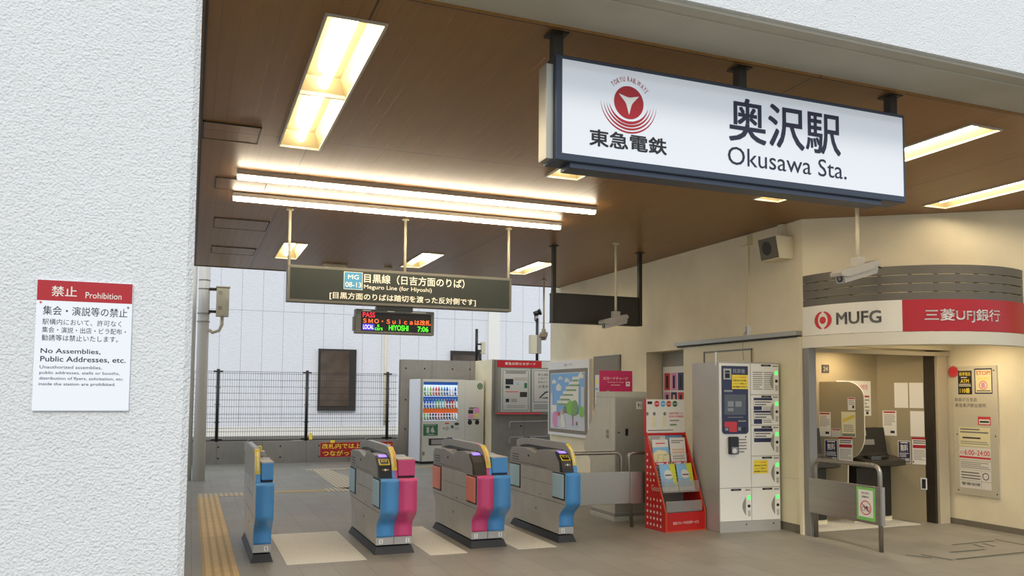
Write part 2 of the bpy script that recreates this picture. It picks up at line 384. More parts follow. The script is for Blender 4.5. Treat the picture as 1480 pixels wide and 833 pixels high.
# side wall (x = 6.7) with the recessed door and the angled wall over the bank booth
b = B()
b.box(6.7, 7.1, 11.16, 14.85, 0, 3.7, 'cream'); b.box(6.7, 7.1, 7.72, 11.16, 2.275, 3.7, 'cream')
b.box(6.7, 6.75, 7.72, 10.08, 0, 2.275, 'cream'); b.box(7.02, 7.1, 7.9, 11.16, 0, 2.275, 'cream')
struct('wall_right', b)
ang = Vector((8.586-6.69, 6.222-7.6, 0)).normalized()
b = B()
A = Vector((6.69, 7.6, 0)); E_ = A+ang*6.2; nrm = Vector((-ang.y, ang.x, 0))*.12
G = A+ang*((9.11-6.69)/ang.x)
b.prism([(A.x, A.y), (E_.x, E_.y), (E_.x+nrm.x, E_.y+nrm.y), (A.x+.12, A.y+.16), (A.x, A.y+.12)], 2.20, 3.7, 'z', 'cream')
b.prism([(G.x, G.y), (E_.x, E_.y), (E_.x+nrm.x, E_.y+nrm.y), (G.x+nrm.x, G.y+nrm.y)], 0, 2.25, 'z', 'cream')
struct('wall_right_angled', b)
b = B(); b.box(9.11, 9.25, 5.8, 8.5, 0, 2.30, 'cream'); b.box(9.085, 9.11, 5.95, 7.72, 0, .07, 'skirting'); struct('wall_bank_right', b)
b = B()   # cladding with horizontal joints and skirting
for z0, z1 in ((.10, .630), (.633, 1.540), (1.543, 2.30)): b.box(6.675, 6.7, 7.645, 10.08, z0, z1, 'panel_cream')
b.box(6.68, 6.7, 7.645, 10.08, 0, .10, 'skirting'); struct('trim_3', b)
b = B(); b.box(6.60, 6.7, 7.63, 10.2, 2.318, 2.372, 'frame_al', .004); b.box(6.64, 6.7, 7.63, 10.2, 2.30, 2.318, 'bronze'); struct('trim_4', b)
b = B(); b.box(6.99, 7.02, 10.05, 11.17, 0, 2.275, 'door_grey'); b.box(6.97, 6.99, 10.10, 10.14, .95, 1.15, 'steel'); struct('door_1', b)
# far building
b = B(); b.box(-12, 24, 25, 25.4, -.2, 10, 'facade'); struct('building_wall', b)
b = B(); b.box(9.02, 9.42, 24.9, 25.0, .3, 10, 'white'); struct('trim_5', b)
b = B(); b.tube([(5.63, 24.93, .4), (5.63, 24.93, 3.75)], .035, 'pole_w'); struct('trim_6', b)
wn = B(); wn.box(3.58, 4.72, 24.9, 25.0, 1.06, 2.93, 'win_frame'); wn.box(3.64, 4.50, 24.88, 24.9, 1.2, 2.87, 'glass_d'); struct('window_1', wn)
wn = B(); wn.box(7.75, 8.78, 24.9, 25.0, 1.9, 2.98, 'win_frame'); wn.box(7.8, 8.7, 24.88, 24.9, 2.0, 2.85, 'glass_d'); struct('window_2', wn)
# concrete walls
def tie_holes(b, xs, zs, y):
    for x in xs:
        for z in zs: b.disc(x, z, .022, y-.002, 'ink', seg=10)
b = B(); b.box(-6, 4.67, 19.2, 19.4, 0, .49, 'concrete_low'); tie_holes(b, [-.35+.0, .62, 1.95, 2.92-.1, 3.9], (.13, .38), 19.2); struct('wall_back_low', b)
b = B(); b.box(4.67, 6.54, 19.0, 19.2, 0, 2.41, 'concrete'); tie_holes(b, (4.79, 5.25, 5.95, 6.4), (.75, 1.45, 2.2), 19.0); struct('wall_back', b)
b = B(); b.box(6.54, 6.56, 17.86, 19.2, 0, 2.41, 'cream'); b.box(6.56, 12, 17.86, 18.1, 0, 2.41, 'concrete'); tie_holes(b, (7.3, 8.2), (.85,), 17.86); struct('wall_back_right', b)  # warm light on the return face is put into its cream colour
# floor inserts
def slab(n, x0, x1, y0, y1, m, z=.004): b = B(); b.box(x0, x1, y0, y1, 0, z, m); return struct(n, b)
for i, (a, c) in enumerate(((.885, 1.632), (2.262, 2.65), (3.20, 3.637))): slab('floor_slab_%d' % (i+1), a, c, 7.87, 9.6, 'mat_cream', .003)
slab('tactile_paving_1', .152, .456, 2.5, 13.3, 'tact_y'); slab('tactile_paving_2', .152, 1.05, 13.3, 13.75, 'tact_c')
slab('tactile_paving_3', 1.05, 2.12, 13.5, 13.72, 'mustard'); slab('tactile_paving_4', 2.12, 2.75, 13.42, 13.9, 'tact_x')
b = B(); b.prism([(2.35, 13.9), (2.75, 13.42), (3.15, 13.5), (3.0, 13.9), (2.75, 17.2), (2.4, 17.2)], 0, .004, 'z', 'tact_c'); struct('tactile_paving_5', b)
slab('tactile_paving_6', 2.3, 3.08, 17.2, 17.5, 'tact_x'); slab('tactile_paving_7', 3.08, 5.5, 17.25, 17.45, 'mustard')
b = B()
for q in (((7.75, 6.55), (8.43, 6.58), .02), ((8.52, 6.64), (8.5, 6.0), .02), ((7.36, 6.25), (7.86, 6.24), .02), ((6.97, 6.26), (7.03, 5.94), .02), ((7.1, 5.96), (8.5, 6.0), .025), ((8.0, 6.5), (7.95, 6.33), .02), ((8.15, 6.5), (8.11, 6.32), .02), ((6.8, 6.3), (6.93, 6.1), .02)):
    (x0, y0), (x1, y1), t = q; d = Vector((x1-x0, y1-y0, 0)).normalized()*t; n = (-d.y, d.x)
    b.quad([(x0-n[0], y0-n[1], .002), (x1-n[0], y1-n[1], .002), (x1+n[0], y1+n[1], .002), (x0+n[0], y0+n[1], .002)], 'green_m')
struct('floor_marking', b)
# ceiling hatches and edge strip
for i, (x0, x1, y0, y1) in enumerate(((.03, .47, 6.62, 7.07), (.17, .66, 8.33, 8.79), (.21, .855, 10.3, 10.92), (.225, .845, 12.35, 12.95))):
    t = thing('ceiling_hatch', ['brown access hatch in ceiling beside the long two-bay lamp', 'brown access hatch in ceiling between the line lamps, near wall', 'brown access hatch in ceiling, larger one just behind the line lamps', 'brown access hatch in ceiling, farthest, near the back edge'][i], 'hatch', (0, 0, 0), group=None)
    b = B(); b.box(x0+.012, x1-.012, y0+.012, y1-.012, 3.692, 3.699, 'ceiling'); b.make('hatch_panel', t)
    b = B()
    for q in ((x0, x1, y0, y0+.01), (x0, x1, y1-.01, y1), (x0, x0+.01, y0, y1), (x1-.01, x1, y0, y1)): b.box(*q, 3.690, 3.699, 'bronze')
    b.make('frame', t)
b = B(); b.box(.015, .03, 4.1, 14.39, 3.69, 3.70, 'bronze'); struct('trim_7', b)

# ------------------------------------------------------------------ ceiling lamps
LL = ['large recessed two-bay ceiling lamp above the left gate', 'recessed ceiling lamp just under the left end of the station name sign',
      'recessed ceiling lamp passing behind the right end of the station name sign', 'recessed ceiling lamp farthest right, above the angled wall',
      'small far recessed ceiling lamp left of the platform sign', 'small far recessed ceiling lamp behind the middle of the platform sign', 'small far recessed ceiling lamp right of the platform sign']
for (x0, x1, y0, y1), lab in zip(LIGHTS, LL):
    t = thing('recessed_ceiling_lamp', lab, 'ceiling lamp', ((x0+x1)/2, (y0+y1)/2, 3.7), group='recessed ceiling lamps')
    hw, hl = (x1-x0)/2, (y1-y0)/2; h = .13; b = B()
    nb = 2 if hl > 1 else 1
    for k in range(nb):
        ya = -hl+2*hl*k/nb; yb = -hl+2*hl*(k+1)/nb; i_ = .045
        b.quad([(-hw, ya, 0), (-hw+i_, ya+i_, h), (-hw+i_, yb-i_, h), (-hw, yb, 0)], 'reflector'); b.quad([(hw, ya, 0), (hw, yb, 0), (hw-i_, yb-i_, h), (hw-i_, ya+i_, h)], 'reflector')
        b.quad([(-hw, ya, 0), (hw, ya, 0), (hw-i_, ya+i_, h), (-hw+i_, ya+i_, h)], 'reflector'); b.quad([(-hw, yb, 0), (-hw+i_, yb-i_, h), (hw-i_, yb-i_, h), (hw, yb, 0)], 'reflector')
        b.quad([(-hw+i_, ya+i_, h), (hw-i_, ya+i_, h), (hw-i_, yb-i_, h), (-hw+i_, yb-i_, h)], 'reflector')
    b.make('reflector', t)
    b = B()
    for q in ((-hw-.012, hw+.012, -hl-.012, -hl+.004), (-hw-.012, hw+.012, hl-.004, hl+.012), (-hw-.012, -hw+.004, -hl, hl), (hw-.004, hw+.012, -hl, hl)): b.box(*q, -.012, .004, 'light_frame')
    if nb == 2: b.box(-hw, hw, -.008, .008, -.004, .06, 'light_frame')
    b.make('frame', t)
    for k in range(nb):
        ya = -hl+2*hl*k/nb+.06; yb = -hl+2*hl*(k+1)/nb-.06
        b = B(); b.tube([(0, ya, .055), (0, ya+.03, .055), (0, yb-.03, .055), (0, yb, .055)], [.018, .034, .034, .018], 'tube2', 12); b.make('tube', t)
for y, lab, x0 in ((8.0, 'long suspended line lamp, the nearer of the two', .352), (8.92, 'long suspended line lamp, the farther of the two', .355)):
    t = thing('line_lamp', lab, 'line lamp', (x0, y, 3.64), group='line lamps'); L = 3.80
    b = B(); b.box(0, L, -.038, .038, .012, .055, 'light_frame', .003); b.make('housing', t)
    for k in range(3):
        b = B(); b.box(k*L/3+.006, (k+1)*L/3-.006, -.026, .026, -.028, .014, 'tube', .01); b.make('tube', t)
# small ceiling boxes
t = thing('ceiling_sensor', 'small beige box sensor on the dark ceiling behind the platform sign', 'sensor', (2.15, 13.38, 3.7)); b = B(); b.box(-.2, .2, -.09, .09, -.06, 0, 'box_cream', .01); b.make('case', t); b = B(); b.box(-.16, .16, -.05, .05, -.068, -.06, 'frame_al', .002); b.make('lens', t)
t = thing('ceiling_sensor', 'small beige ceiling sensor close to the middle pipe of the platform sign', 'sensor', (3.02, 13.3, 3.7)); b = B(); b.lathe([(.07, 0), (.07, -.03), (.05, -.05), (.02, -.055)], 'box_cream'); b.make('case', t)

# ------------------------------------------------------------------ station name sign
t = thing('station_name_sign', 'large white lightbox station name sign with red emblem hanging from ceiling', 'sign', (1.885, 4.12, 2.93))
W, H = 2.643, .615
b = B(); b.box(0, W, .0, .17, 0, H, 'frame_dark', .006); b.box(-.045, 0, .03, .14, .01, H-.05, 'frame_al', .003); b.box(.1, W-.2, .02, .15, -.03, 0, 'frame_dark'); b.make('case', t)
b = B(); b.box(.04, W-.024, -.003, .004, .042, H-.025, 'sign_face'); b.make('face', t)
b = B(); x0, z0 = 1.885, 2.93
cx, cz, r = 2.357-x0, 3.323-z0, .099; y = -.005
b.disc(cx, cz, r, y, 'red', seg=48)
tri = []
for k, a in enumerate((150, 30, 270)):       # concave triangle
    a2 = (150, 30, 270)[(k+1) % 3]; P0 = Vector((math.cos(R(a)), math.sin(R(a)))); P1 = Vector((math.cos(R(a2)), math.sin(R(a2))))
    P0 = P0*(.80 if a != 270 else .82); P1 = P1*(.80 if a2 != 270 else .82)
    for i in range(8):
        q = i/8; p = P0.lerp(P1, q); p *= 1-.38*math.sin(math.pi*q); tri.append((cx+p.x*r, cz+p.y*r+.006))
c = b.bm.verts.new((cx, y-.001, cz)); V = [b.bm.verts.new((p[0], y-.001, p[1])) for p in tri]
for i in range(len(V)): b.face([c, V[i], V[(i+1) % len(V)]], 'white')
for i, (ro, th) in enumerate(((.119, .017), (.139, .014), (.159, .012), (.180, .010))):
    b.ring(cx, cz+.003, ro-th*.2, ro+th*.8, y, 'red', 188-i*2, 352+i*2, 60, r0b=1)
b.make('emblem', t)
b = B()
def arc_text(b, s, cx, cz, rad, a0, a1, h, y, m):
    ws = [max(.25, text_mesh(ch, 0)[2]*(.72 if ch != 'I' else .72))+.18 if ch != ' ' else .5 for ch in s]; tot = sum(ws); acc = 0
    for ch, w_ in zip(s, ws):
        am = a0+(a1-a0)*(acc+w_/2)/tot; acc += w_
        if ch == ' ': continue
        cw = (w_-.18)*rad*abs(R(a1-a0))/tot; ca, sa = math.cos(R(am-90)), math.sin(R(am-90)); ox, oz = cx+rad*math.cos(R(am)), cz+rad*math.sin(R(am))
        b.text(ch, -cw/2, 0, cw/2, h, y, m, 0.005, warp=lambda q: (ox+q[0]*ca-q[2]*sa, q[1], oz+q[0]*sa+q[2]*ca))
arc_text(b, 'TOKYU RAILWAYS', cx, cz-.012, .138, 138, 36, .03, y, 'red')
b.make('railway_ring_lettering', t); b = B(); b.text('東急電鉄', 2.097-x0, 3.036-z0, 2.616-x0, 3.137-z0, y, 'ink', .022)
b.make('company_lettering', t); b = B(); b.text('奥沢駅', 3.066-x0, 3.184-z0, 3.956-x0, 3.468-z0, y, 'ink_b', .014)
b.make('station_name_lettering', t); b = B(); b.text('Okusawa Sta.', 3.056-x0, 3.035-z0, 4.001-x0, 3.15-z0, y, 'ink_b', 0)
b.make('lettering', t)
for x in (1.924, 3.216, 4.53):
    b = B(); x -= x0; xx = max(x, .03) if x < 1 else min(x, W-.04); b.box(xx-.03, xx+.03, .05, .11, H-.01, .77-.012, 'bronze'); b.box(xx-.055, xx+.055, .02, .14, .758, .77, 'bronze'); b.make('hanger', t)

# ------------------------------------------------------------------ platform direction sign
t = thing('platform_direction_sign', 'long dark olive platform sign with blue line badge, hung on three pipes', 'sign', (.99, 9.45, 2.635))
W, H, x0, z0 = 2.735, .42, .99, 2.635
b = B(); b.box(0, W, 0, .15, 0, H, 'olive', .004); b.make('case', t)
b = B(); b.box(.03, W-.03, -.003, .01, .03, H-.03, 'olive_board'); b.make('face', t)
b = B(); bw = (1.845-1.625); b.box(1.625-x0, 1.845-x0, -.006, -.003, 2.805-z0, 3.012-z0, 'letter_w'); b.box(1.631-x0, 1.839-x0, -.008, -.006, 2.811-z0, 3.006-z0, 'badge')
b.text('MG', 1.672-x0, 2.925-z0, 1.80-x0, 2.978-z0, -.0095, 'letter_w', .015); b.text('08-13', 1.643-x0, 2.832-z0, 1.83-x0, 2.892-z0, -.0095, 'letter_w', .015); b.make('line_badge', t)
b = B(); b.text('目黒線（日吉方面のりば）', 1.862-x0, 2.893-z0, 3.10-x0, 3.003-z0, -.005, 'letter_w', .014); b.make('line_name_lettering', t); b = B()
b.text('Meguro Line (for Hiyoshi)', 1.862-x0, 2.808-z0, 2.684-x0, 2.872-z0, -.005, 'letter_w', .006); b.make('english_lettering', t); b = B()
b.text('[目黒方面のりばは踏切を渡った反対側です]', 1.466-x0, 2.677-z0, 3.249-x0, 2.768-z0, -.005, 'letter_w', .012); b.make('lettering', t)
for x in (.02, 1.375, 2.715):
    b = B(); b.tube([(x, .06, H-.01), (x, .06, 1.06)], .017, 'pole_w'); b.tube([(x, .06, 1.052), (x, .06, 1.065)], .04, 'pole_w'); b.make('hanger_pipe', t)
# LED departures board under it
t = thing('departure_board', 'small LED departure board hanging below the platform sign', 'display board', (1.80, 9.6, 2.31))
W, H, x0, z0 = .965, .29, 1.80, 2.31
b = B(); b.box(0, W, 0, .12, 0, H, 'olive', .006); b.box(-.02, 0, .02, .1, .03, .2, 'olive'); b.box(.25, .70, .02, .1, H, .328, 'olive'); b.make('case', t)
b = B(); b.box(.065, W-.04, -.003, .01, .03, H-.035, 'led_bg'); b.make('screen', t)
b = B(); y = -.005
b.text('PASS', 1.885-x0, 2.503-z0, 2.03-x0, 2.562-z0, y, 'led_r'); b.text('ＳＭＯ・Ｓｕｉｃａは改札', 1.888-x0, 2.43-z0, 2.72-x0, 2.492-z0, y, 'led_o', .01); b.make('upper_lettering', t); b = B()
b.box(1.886-x0, 2.023-x0, y, -.003, 2.35-z0, 2.425-z0, 'led_b'); b.text('LOCAL', 1.89-x0, 2.362-z0, 2.015-x0, 2.412-z0, y-.001, 'led_w')
b.text('6', 2.06-x0, 2.392-z0, 2.085-x0, 2.424-z0, y, 'led_g'); b.text('cars', 2.03-x0, 2.352-z0, 2.125-x0, 2.382-z0, y, 'led_g')
b.text('HIYOSHI', 2.201-x0, 2.355-z0, 2.44-x0, 2.42-z0, y, 'led_g', .01); b.text('7:06', 2.556-x0, 2.352-z0, 2.69-x0, 2.414-z0, y, 'led_g', .01)
b.make('lettering', t); b = B()
for a, c in ((.08, .18), (.38, .47), (.68, .86)): b.sheet(a, H-.008, c-a, .018, [('l', 0, 0, 1, 1, 1, 'letter_w')], y+.002)
b.make('lettering', t)
# blank dark panel on two posts
t = thing('blank_hanging_panel', 'blank dark panel hanging on two rusty posts near the side wall', 'panel', (4.70, 10.35, 2.61))
b = B(); b.box(0, 1.42, 0, .10, .02, .41, 'dark_panel'); b.box(0, 1.42, -.01, .11, 0, .03, 'bronze'); b.box(0, 1.42, -.01, .11, .40, .42, 'bronze'); b.make('board', t)
for x in (.02, 1.41):
    b = B(); b.box(x-.025, x+.025, -.02, .04, -.0, 1.09, 'bronze'); b.box(x-.05, x+.05, -.05, .07, 1.078, 1.09, 'bronze'); b.make('post', t)

# ------------------------------------------------------------------ security cameras
def cctv(label, px, py, zt, zb, L, rz, tilt, s=1.):
    t = thing('security_camera', label, 'security camera', (px, py, zt), rz)
    b = B(); b.tube([(0, 0, 0), (0, 0, zb-zt)], .02*s, 'pole_w'); b.tube([(0, 0, -.001), (0, 0, -.012)], .05, 'pole_w'); b.make('pole', t)
    b = B(); b.box(-.06*s, .06*s, -.04*s, .04*s, zb-zt-.11*s, zb-zt, 'camera_w', .004); b.make('bracket', t)
    b = B(); hz = .055*s
    b.prism([(-L*.5, -hz), (L*.44, -hz), (L*.5, -hz*.2), (L*.5, hz), (-L*.5, hz)], -.06*s, .06*s, 'y', 'camera_w')
    b.prism([(-L*.58, hz*.55), (-L*.58, hz*1.15), (-L*.5, hz*1.5), (L*.5, hz*1.5), (L*.55, hz*.9), (L*.55, hz*.4), (L*.3, hz*.0), (-L*.4, hz*.0)], -.078*s, .078*s, 'y', 'camera_w')
    o = b.make('housing', t); o.location = (-.02, 0, zb-zt-.11*s-hz*1.1); o.rotation_euler = (0, R(tilt), 0)
    c = B(); c.disc(0, 0, .036*s, 0, 'black', th=.012, seg=16); c.disc(0, 0, .02*s, -.002, 'steel', seg=12); q = c.make('lens', o); q.location = (-L*.5-.004, 0, -.004); q.rotation_euler = (0, 0, R(-90))
    c = B(); c.tube([(L*.5, 0, 0), (L*.62, 0, .01), (L*.75, .01, -.02)], .009*s, 'black', 6); c.make('cable', o)
cctv('white security camera on a pole in front of the bank canopy', 6.54, 6.59, 3.7, 3.075, .52, 4, -16)
cctv('white security camera on a pole before the dark blank panel', 5.43, 9.85, 3.7, 2.75, .36, 2, -14, .9)
cctv('small white security camera farthest back, by the end of the side wall', 6.0, 13.6, 3.7, 2.80, .30, 62, -12, .85)

# speaker and conduits on the side wall
t = thing('wall_speaker', 'beige box loudspeaker mounted high on the side wall', 'speaker', (6.7, 7.93, 3.37), -90)
b = B(); b.prism([(-.21, -.12), (.0, -.12), (0, .15), (-.26, .15)], -.16, .17, 'x', 'panel_cream'); b.make('cabinet', t)
b = B(); d = (.27**2+.05**2)**.5; b.box(-.155, .165, -.004, 0, .008, d-.008, 'speaker'); b.disc(-.02, d*.52, .085, -.006, 'bronze', seg=24); o = b.make('grille', t); o.location = (0, -.211, -.12); o.rotation_euler = (R(10.5), 0, 0)
b = B(); b.box(-.03, .05, -.07, 0, .15, .325, 'panel_cream', .004); b.make('mount', t)
t = thing('cable_conduit', 'thin cream conduit with switch box running down the side wall', 'conduit', (6.7, 8.6, 2.42), -90)
b = B(); b.box(-.016, .016, -.03, 0, .05, 1.16, 'panel_cream', .003); b.make('pipe', t)
b = B(); b.prism([(-.09, .1), (.08, .1), (.08, .22), (-.04, .22), (-.13, .16)], -.09, 0, 'y', 'panel_cream'); o = b.make('elbow_box', t); o.location.z = 1.03
b = B(); b.box(.0, .045, -.045, 0, -.05, .09, 'white', .004); b.box(-.045, -.008, -.03, 0, -.03, .08, 'frame_al', .003); b.make('switch_box', t)
b = B(); b.tube([(-.05, -.02, .02), (-.08, -.03, -.02), (-.07, -.06, -.2), (.0, -.1, -.36)], .004, 'frame_al', 5); b.make('cord', t)

# ------------------------------------------------------------------ bank booth canopy
CC = Vector((8.059, 7.52)); CR = 1.371
def arcp(a, r=CR): return (CC.x+r*math.cos(R(a)), CC.y+r*math.sin(R(a)))
def arc_band(b, a0, a1, z0, z1, r, th, m, n=36):
    prev = None
    for i in range(n+1):
        a = a0+(a1-a0)*i/n; o_ = arcp(a, r); i_ = arcp(a, r-th)
        cur = [b.bm.verts.new(p) for p in ((*o_, z0), (*o_, z1), (*i_, z1), (*i_, z0))]
        if prev:
            for k in range(4): b.face([prev[k], cur[k], cur[(k+1) % 4], prev[(k+1) % 4]], m, False)
        else: b.face(cur, m)
        prev = cur
    b.face(prev[::-1], m)
t = thing('bank_canopy', 'curved grey slatted canopy with white and red bank sign band', 'canopy')
A0, A1 = 176.7, 293.5
for z0, z1 in ((2.925, 3.016), (2.83, 2.915), (2.737, 2.82), (2.645, 2.727)):
    b = B(); arc_band(b, A0, A1, z0, z1, CR, .03, 'louver'); b.make('slat', t)
b = B()
for a in (184, 190, 203, 216, 229, 240, 250, 259, 268, 277, 285, 291):
    p, q = arcp(a, CR-.03), arcp(a, CR-.06); d = Vector((q[1]-p[1], p[0]-q[0])).normalized()*.018
    b.prism([(p[0]-d.x, p[1]-d.y), (p[0]+d.x, p[1]+d.y), (q[0]+d.x, q[1]+d.y), (q[0]-d.x, q[1]-d.y)], 2.2, 3.0, 'z', 'louver')
b.make('slat_bracket', t)
b = B(); arc_band(b, A0, 225.4, 2.305, 2.645, CR+.01, .03, 'canopy_w', 24); b.make('white_sign_band', t)
b = B(); arc_band(b, 225.4, A1, 2.305, 2.645, CR+.01, .03, 'canopy_r', 30); b.make('red_sign_band', t)
b = B(); arc_band(b, A0, A1, 2.165, 2.30, CR+.02, .05, 'ledge', 40); b.make('ledge', t)
b = B(); pl = [arcp(A0+(A1-A0)*i/30, CR-.03) for i in range(31)]
b.prism(pl+[(G.x-.02, G.y+.06), (9.09, 7.64), (6.72, 7.64)], 2.285, 2.30, 'z', 'panel_cream'); b.make('soffit', t)
b = B(); arc_band(b, A0, A1, 2.165, 2.175, CR-.02, .07, 'ledge', 40); b.make('soffit_lip', t)
def cw(r=CR+.016):
    return lambda q: (*arcp(q[0], r), q[2])
b = B(); b.text('MUFG', 196.8, 2.405, 216.9, 2.545, 0, 'mufg_grey', .03, warp=cw())
b.make('lettering', t); b = B(); b.text('三菱UFJ銀行', 234.3, 2.395, 269.3, 2.54, 0, 'white', .012, warp=cw()); b.make('lettering', t)
b = B(); k = math.degrees(1/(CR+.0125))
def em(bb, cx, cz):
    r_ = .103
    for sgn in (-1, 1):
        prev = None
        for i in range(25):
            th = R(-78+156*i/24); c_, s_ = math.cos(th), math.sin(th)
            po = (sgn*r_*c_*1.12, r_*s_); pi_ = (sgn*(r_*c_*1.12-.05*c_**.7), r_*s_*.9)
            cur = [bb.bm.verts.new((*arcp(cx+p[0]*k, CR+.0125), cz+p[1])) for p in (po, pi_)]
            if prev: bb.face([prev[0], cur[0], cur[1], prev[1]], 'mufg_red')
            prev = cur
    pts = [bb.bm.verts.new((*arcp(cx+.042*math.cos(R(a))*k, CR+.0125), cz+.042*math.sin(R(a)))) for a in range(0, 360, 18)]
    bb.face(pts, 'mufg_red')
em(b, 189.6, 2.47); b.make('emblem', t)

# booth: jambs, room walls
b = B(); b.box(6.67, 6.78, 7.50, 7.60, 0, 2.165, 'jamb', .004); b.box(6.64, 6.67, 7.6, 7.645, 0, 2.3, 'panel_cream'); struct('trim_8', b)
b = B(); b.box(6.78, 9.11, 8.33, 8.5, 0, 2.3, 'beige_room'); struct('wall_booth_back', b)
SL = Vector((-.206, .313)).normalized()
def slant_box(b, p, L, th, z0, z1, m, off=0):
    n = Vector((SL.y, -SL.x)); a = Vector(p)+n*off; c = a+SL*L; b.prism([(a.x, a.y), (c.x, c.y), (c.x+n.x*th, c.y+n.y*th), (a.x+n.x*th, a.y+n.y*th)], z0, z1, 'z', m)
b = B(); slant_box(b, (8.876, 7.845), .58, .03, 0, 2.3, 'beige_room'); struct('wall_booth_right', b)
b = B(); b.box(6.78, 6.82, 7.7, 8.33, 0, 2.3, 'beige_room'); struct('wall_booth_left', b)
b = B(); b.box(8.90, 9.07, 7.68, 7.80, 0, 2.17, 'jamb_b', .004); b.box(8.865, 8.90, 7.72, 7.86, 0, 2.17, 'bronze'); b.box(6.78, 9.1, 7.66, 7.74, 2.13, 2.18, 'jamb_b'); struct('trim_9', b)
b = B(); b.box(6.78, 9.11, 7.64, 8.40, 2.205, 2.3, 'panel_cream'); struct('ceiling_booth', b)
b = B(); b.box(6.8, 8.6, 7.72, 8.33, 0, .005, 'mat_cream'); struct('floor_booth', b)
for i, (x, y, z, lab) in enumerate(((8.55, 7.0, 2.284, 'round downlight under the bank canopy near the cream wall'), (7.65, 7.05, 2.284, 'round downlight under the bank canopy, left of the other one'), (7.75, 7.98, 2.198, 'round downlight inside the cash machine booth'))):
    t = thing('downlight', lab, 'downlight', (x, y, z)); b = B(); b.tube([(0, 0, 0), (0, 0, -.006)], .075, 'down', 20); b.make('lens', t); b = B(); b.tube([(0, 0, .001), (0, 0, -.003)], .09, 'white', 20); b.make('trim_ring', t)
# small 24 plate and booth papers
def flat(name, label, cat, loc, rz, w_, h_, draws, base='paper', th=.004, group=None):
    t = thing(name, label, cat, loc, rz, group); b = B(); b.box(0, w_, -th, 0, 0, h_, base); b.make('board' if th > .003 else 'sheet', t)
    b = B(); b.sheet(0, h_, w_, h_, draws, -th)
    if draws: b.make('print', t)
    return t
def onwall_back(u, z): return (u, 8.329, z)
flat('number_plate', 'small dark plate numbered 24 on the booth back wall', 'number plate', (7.62, 8.329, 1.905), 0, .12, .11, [('t', '24', .2, .25, .8, .75, 'lineg')], 'atm_grey')
# rounded partition between the cash machines (slanted like the right booth wall)
PN = Vector((SL.y, -SL.x)); P0 = Vector((7.87, 7.88)); PRZ = math.degrees(math.atan2(-SL.y, -SL.x))
L = .60
t = thing('booth_partition', 'rounded beige partition with a pale edge between the two cash machines', 'partition', (*(P0+SL*L), 0), PRZ)
prof = [(0, 1.79)]
for i in range(9): a = R(90-90*i/8); prof.append((.40+.20*math.cos(a), 1.59+.20*math.sin(a)))
for i in range(9): a = R(0-70*i/8); prof.append((.40+.20*math.cos(a), 1.12+.30*math.sin(a)))
prof += [(.40, .80), (.38, .1), (0, .1)]
b = B(); b.prism(prof, 0, .055, 'y', 'beige_room', side='canopy_w'); b.make('panel', t)
def paper(label, base_o, u, z, w_, h_, draws, base='paper', group=None):
    """sheet stuck on the slanted booth surfaces; base_o = (origin xy of far end)"""
    d = -SL; p = Vector(base_o)+d*u
    n = Vector((-SL.y, SL.x))*(-1); n = Vector((d.y, -d.x)); q = p+n*.003
    return flat('notice', label, 'notice', (q.x, q.y, z), PRZ, w_, h_, draws, base, .002, group)
PO = P0+SL*L
red_notice = [('r', .08, .03, .92, .09, 'red'), ('l', .1, .14, .9, .6, 7, 'lineg'), ('r', .55, .8, .85, .9, 'ink')]
mur = [('r', .05, .03, .95, .97, 'navy'), ('r', .2, .06, .8, .11, 'paper'), ('t', '無料', .2, .16, .8, .48, 'paper', .02), ('l', .12, .53, .88, .74, 3, 'paper'), ('r', .1, .78, .45, .92, 'paper_dull'), ('r', .52, .78, .9, .92, 'paper_dull')]
warn = [('r', 0, 0, 1, .08, 'red'), ('l', .08, .1, .92, .25, 2, 'ink'), ('r', .05, .28, .95, .4, 'red'), ('l', .08, .45, .92, .85, 7, 'lineg'), ('r', .04, .88, .12, .94, 'ink')]
paper('red-headed notice at the left of the rounded partition', PO, .05, 1.09, .15, .31, red_notice)
paper('small white notice low between the partition posters', PO, .21, 1.09, .11, .10, [('r', .05, .05, .95, .2, 'red'), ('l', .05, .3, .95, .95, 3, 'lineg')])
paper('yellowish poster with a diagonal orange stripe on the partition', PO, .33, 1.09, .17, .32, [('p', [(.1, .3), (.9, .1), (.95, .22), (.1, .42)], 'sticker_y'), ('l', .15, .5, .85, .8, 4, 'lineg'), ('r', .05, .86, .95, .97, 'taupe')], 'cream_p')
paper('small notice with red top at the upper right of the partition', PO, .41, 1.43, .09, .16, [('r', .05, .03, .95, .12, 'red'), ('l', .1, .2, .9, .6, 3, 'lineg'), ('r', .6, .62, .85, .85, 'ink')])
paper('dark free-service sign on the partition', PO, .12, .77, .16, .28, mur)
paper('red and white warning notice on the partition beside the dark sign', PO, .29, .76, .17, .33, warn)
WO = Vector((8.876, 7.845))+SL*.58
flat('notice', 'tall white poster half hidden behind the rounded partition', 'notice', (7.86, 8.328, 1.35), 0, .58, .46, [('t', '24時間', .62, .1, .9, .25, 'redtape'), ('r', .7, .42, .95, .47, 'red'), ('l', .7, .5, .95, .9, 4, 'lineg'), ('r', .85, .88, .92, .96, 'ink')], th=.002)
paper('red-headed notice on the right booth wall', WO, .06, 1.09, .17, .33, red_notice)
for lab, u, z in (('blank pale sheet on the right booth wall, upper left one', .21, 1.46), ('blank pale sheet on the right booth wall, upper right one', .39, 1.46), ('blank pale sheet on the right booth wall, lower one', .395, 1.09)):
    paper(lab, WO, u, z, .165, .33, [], 'paper', 'blank sheets on the booth wall')
paper('dark free-service sign on the right booth wall', WO, .24, .74, .15, .29, mur)
paper('red and white warning notice on the right booth wall', WO, .41, .73, .165, .35, warn)
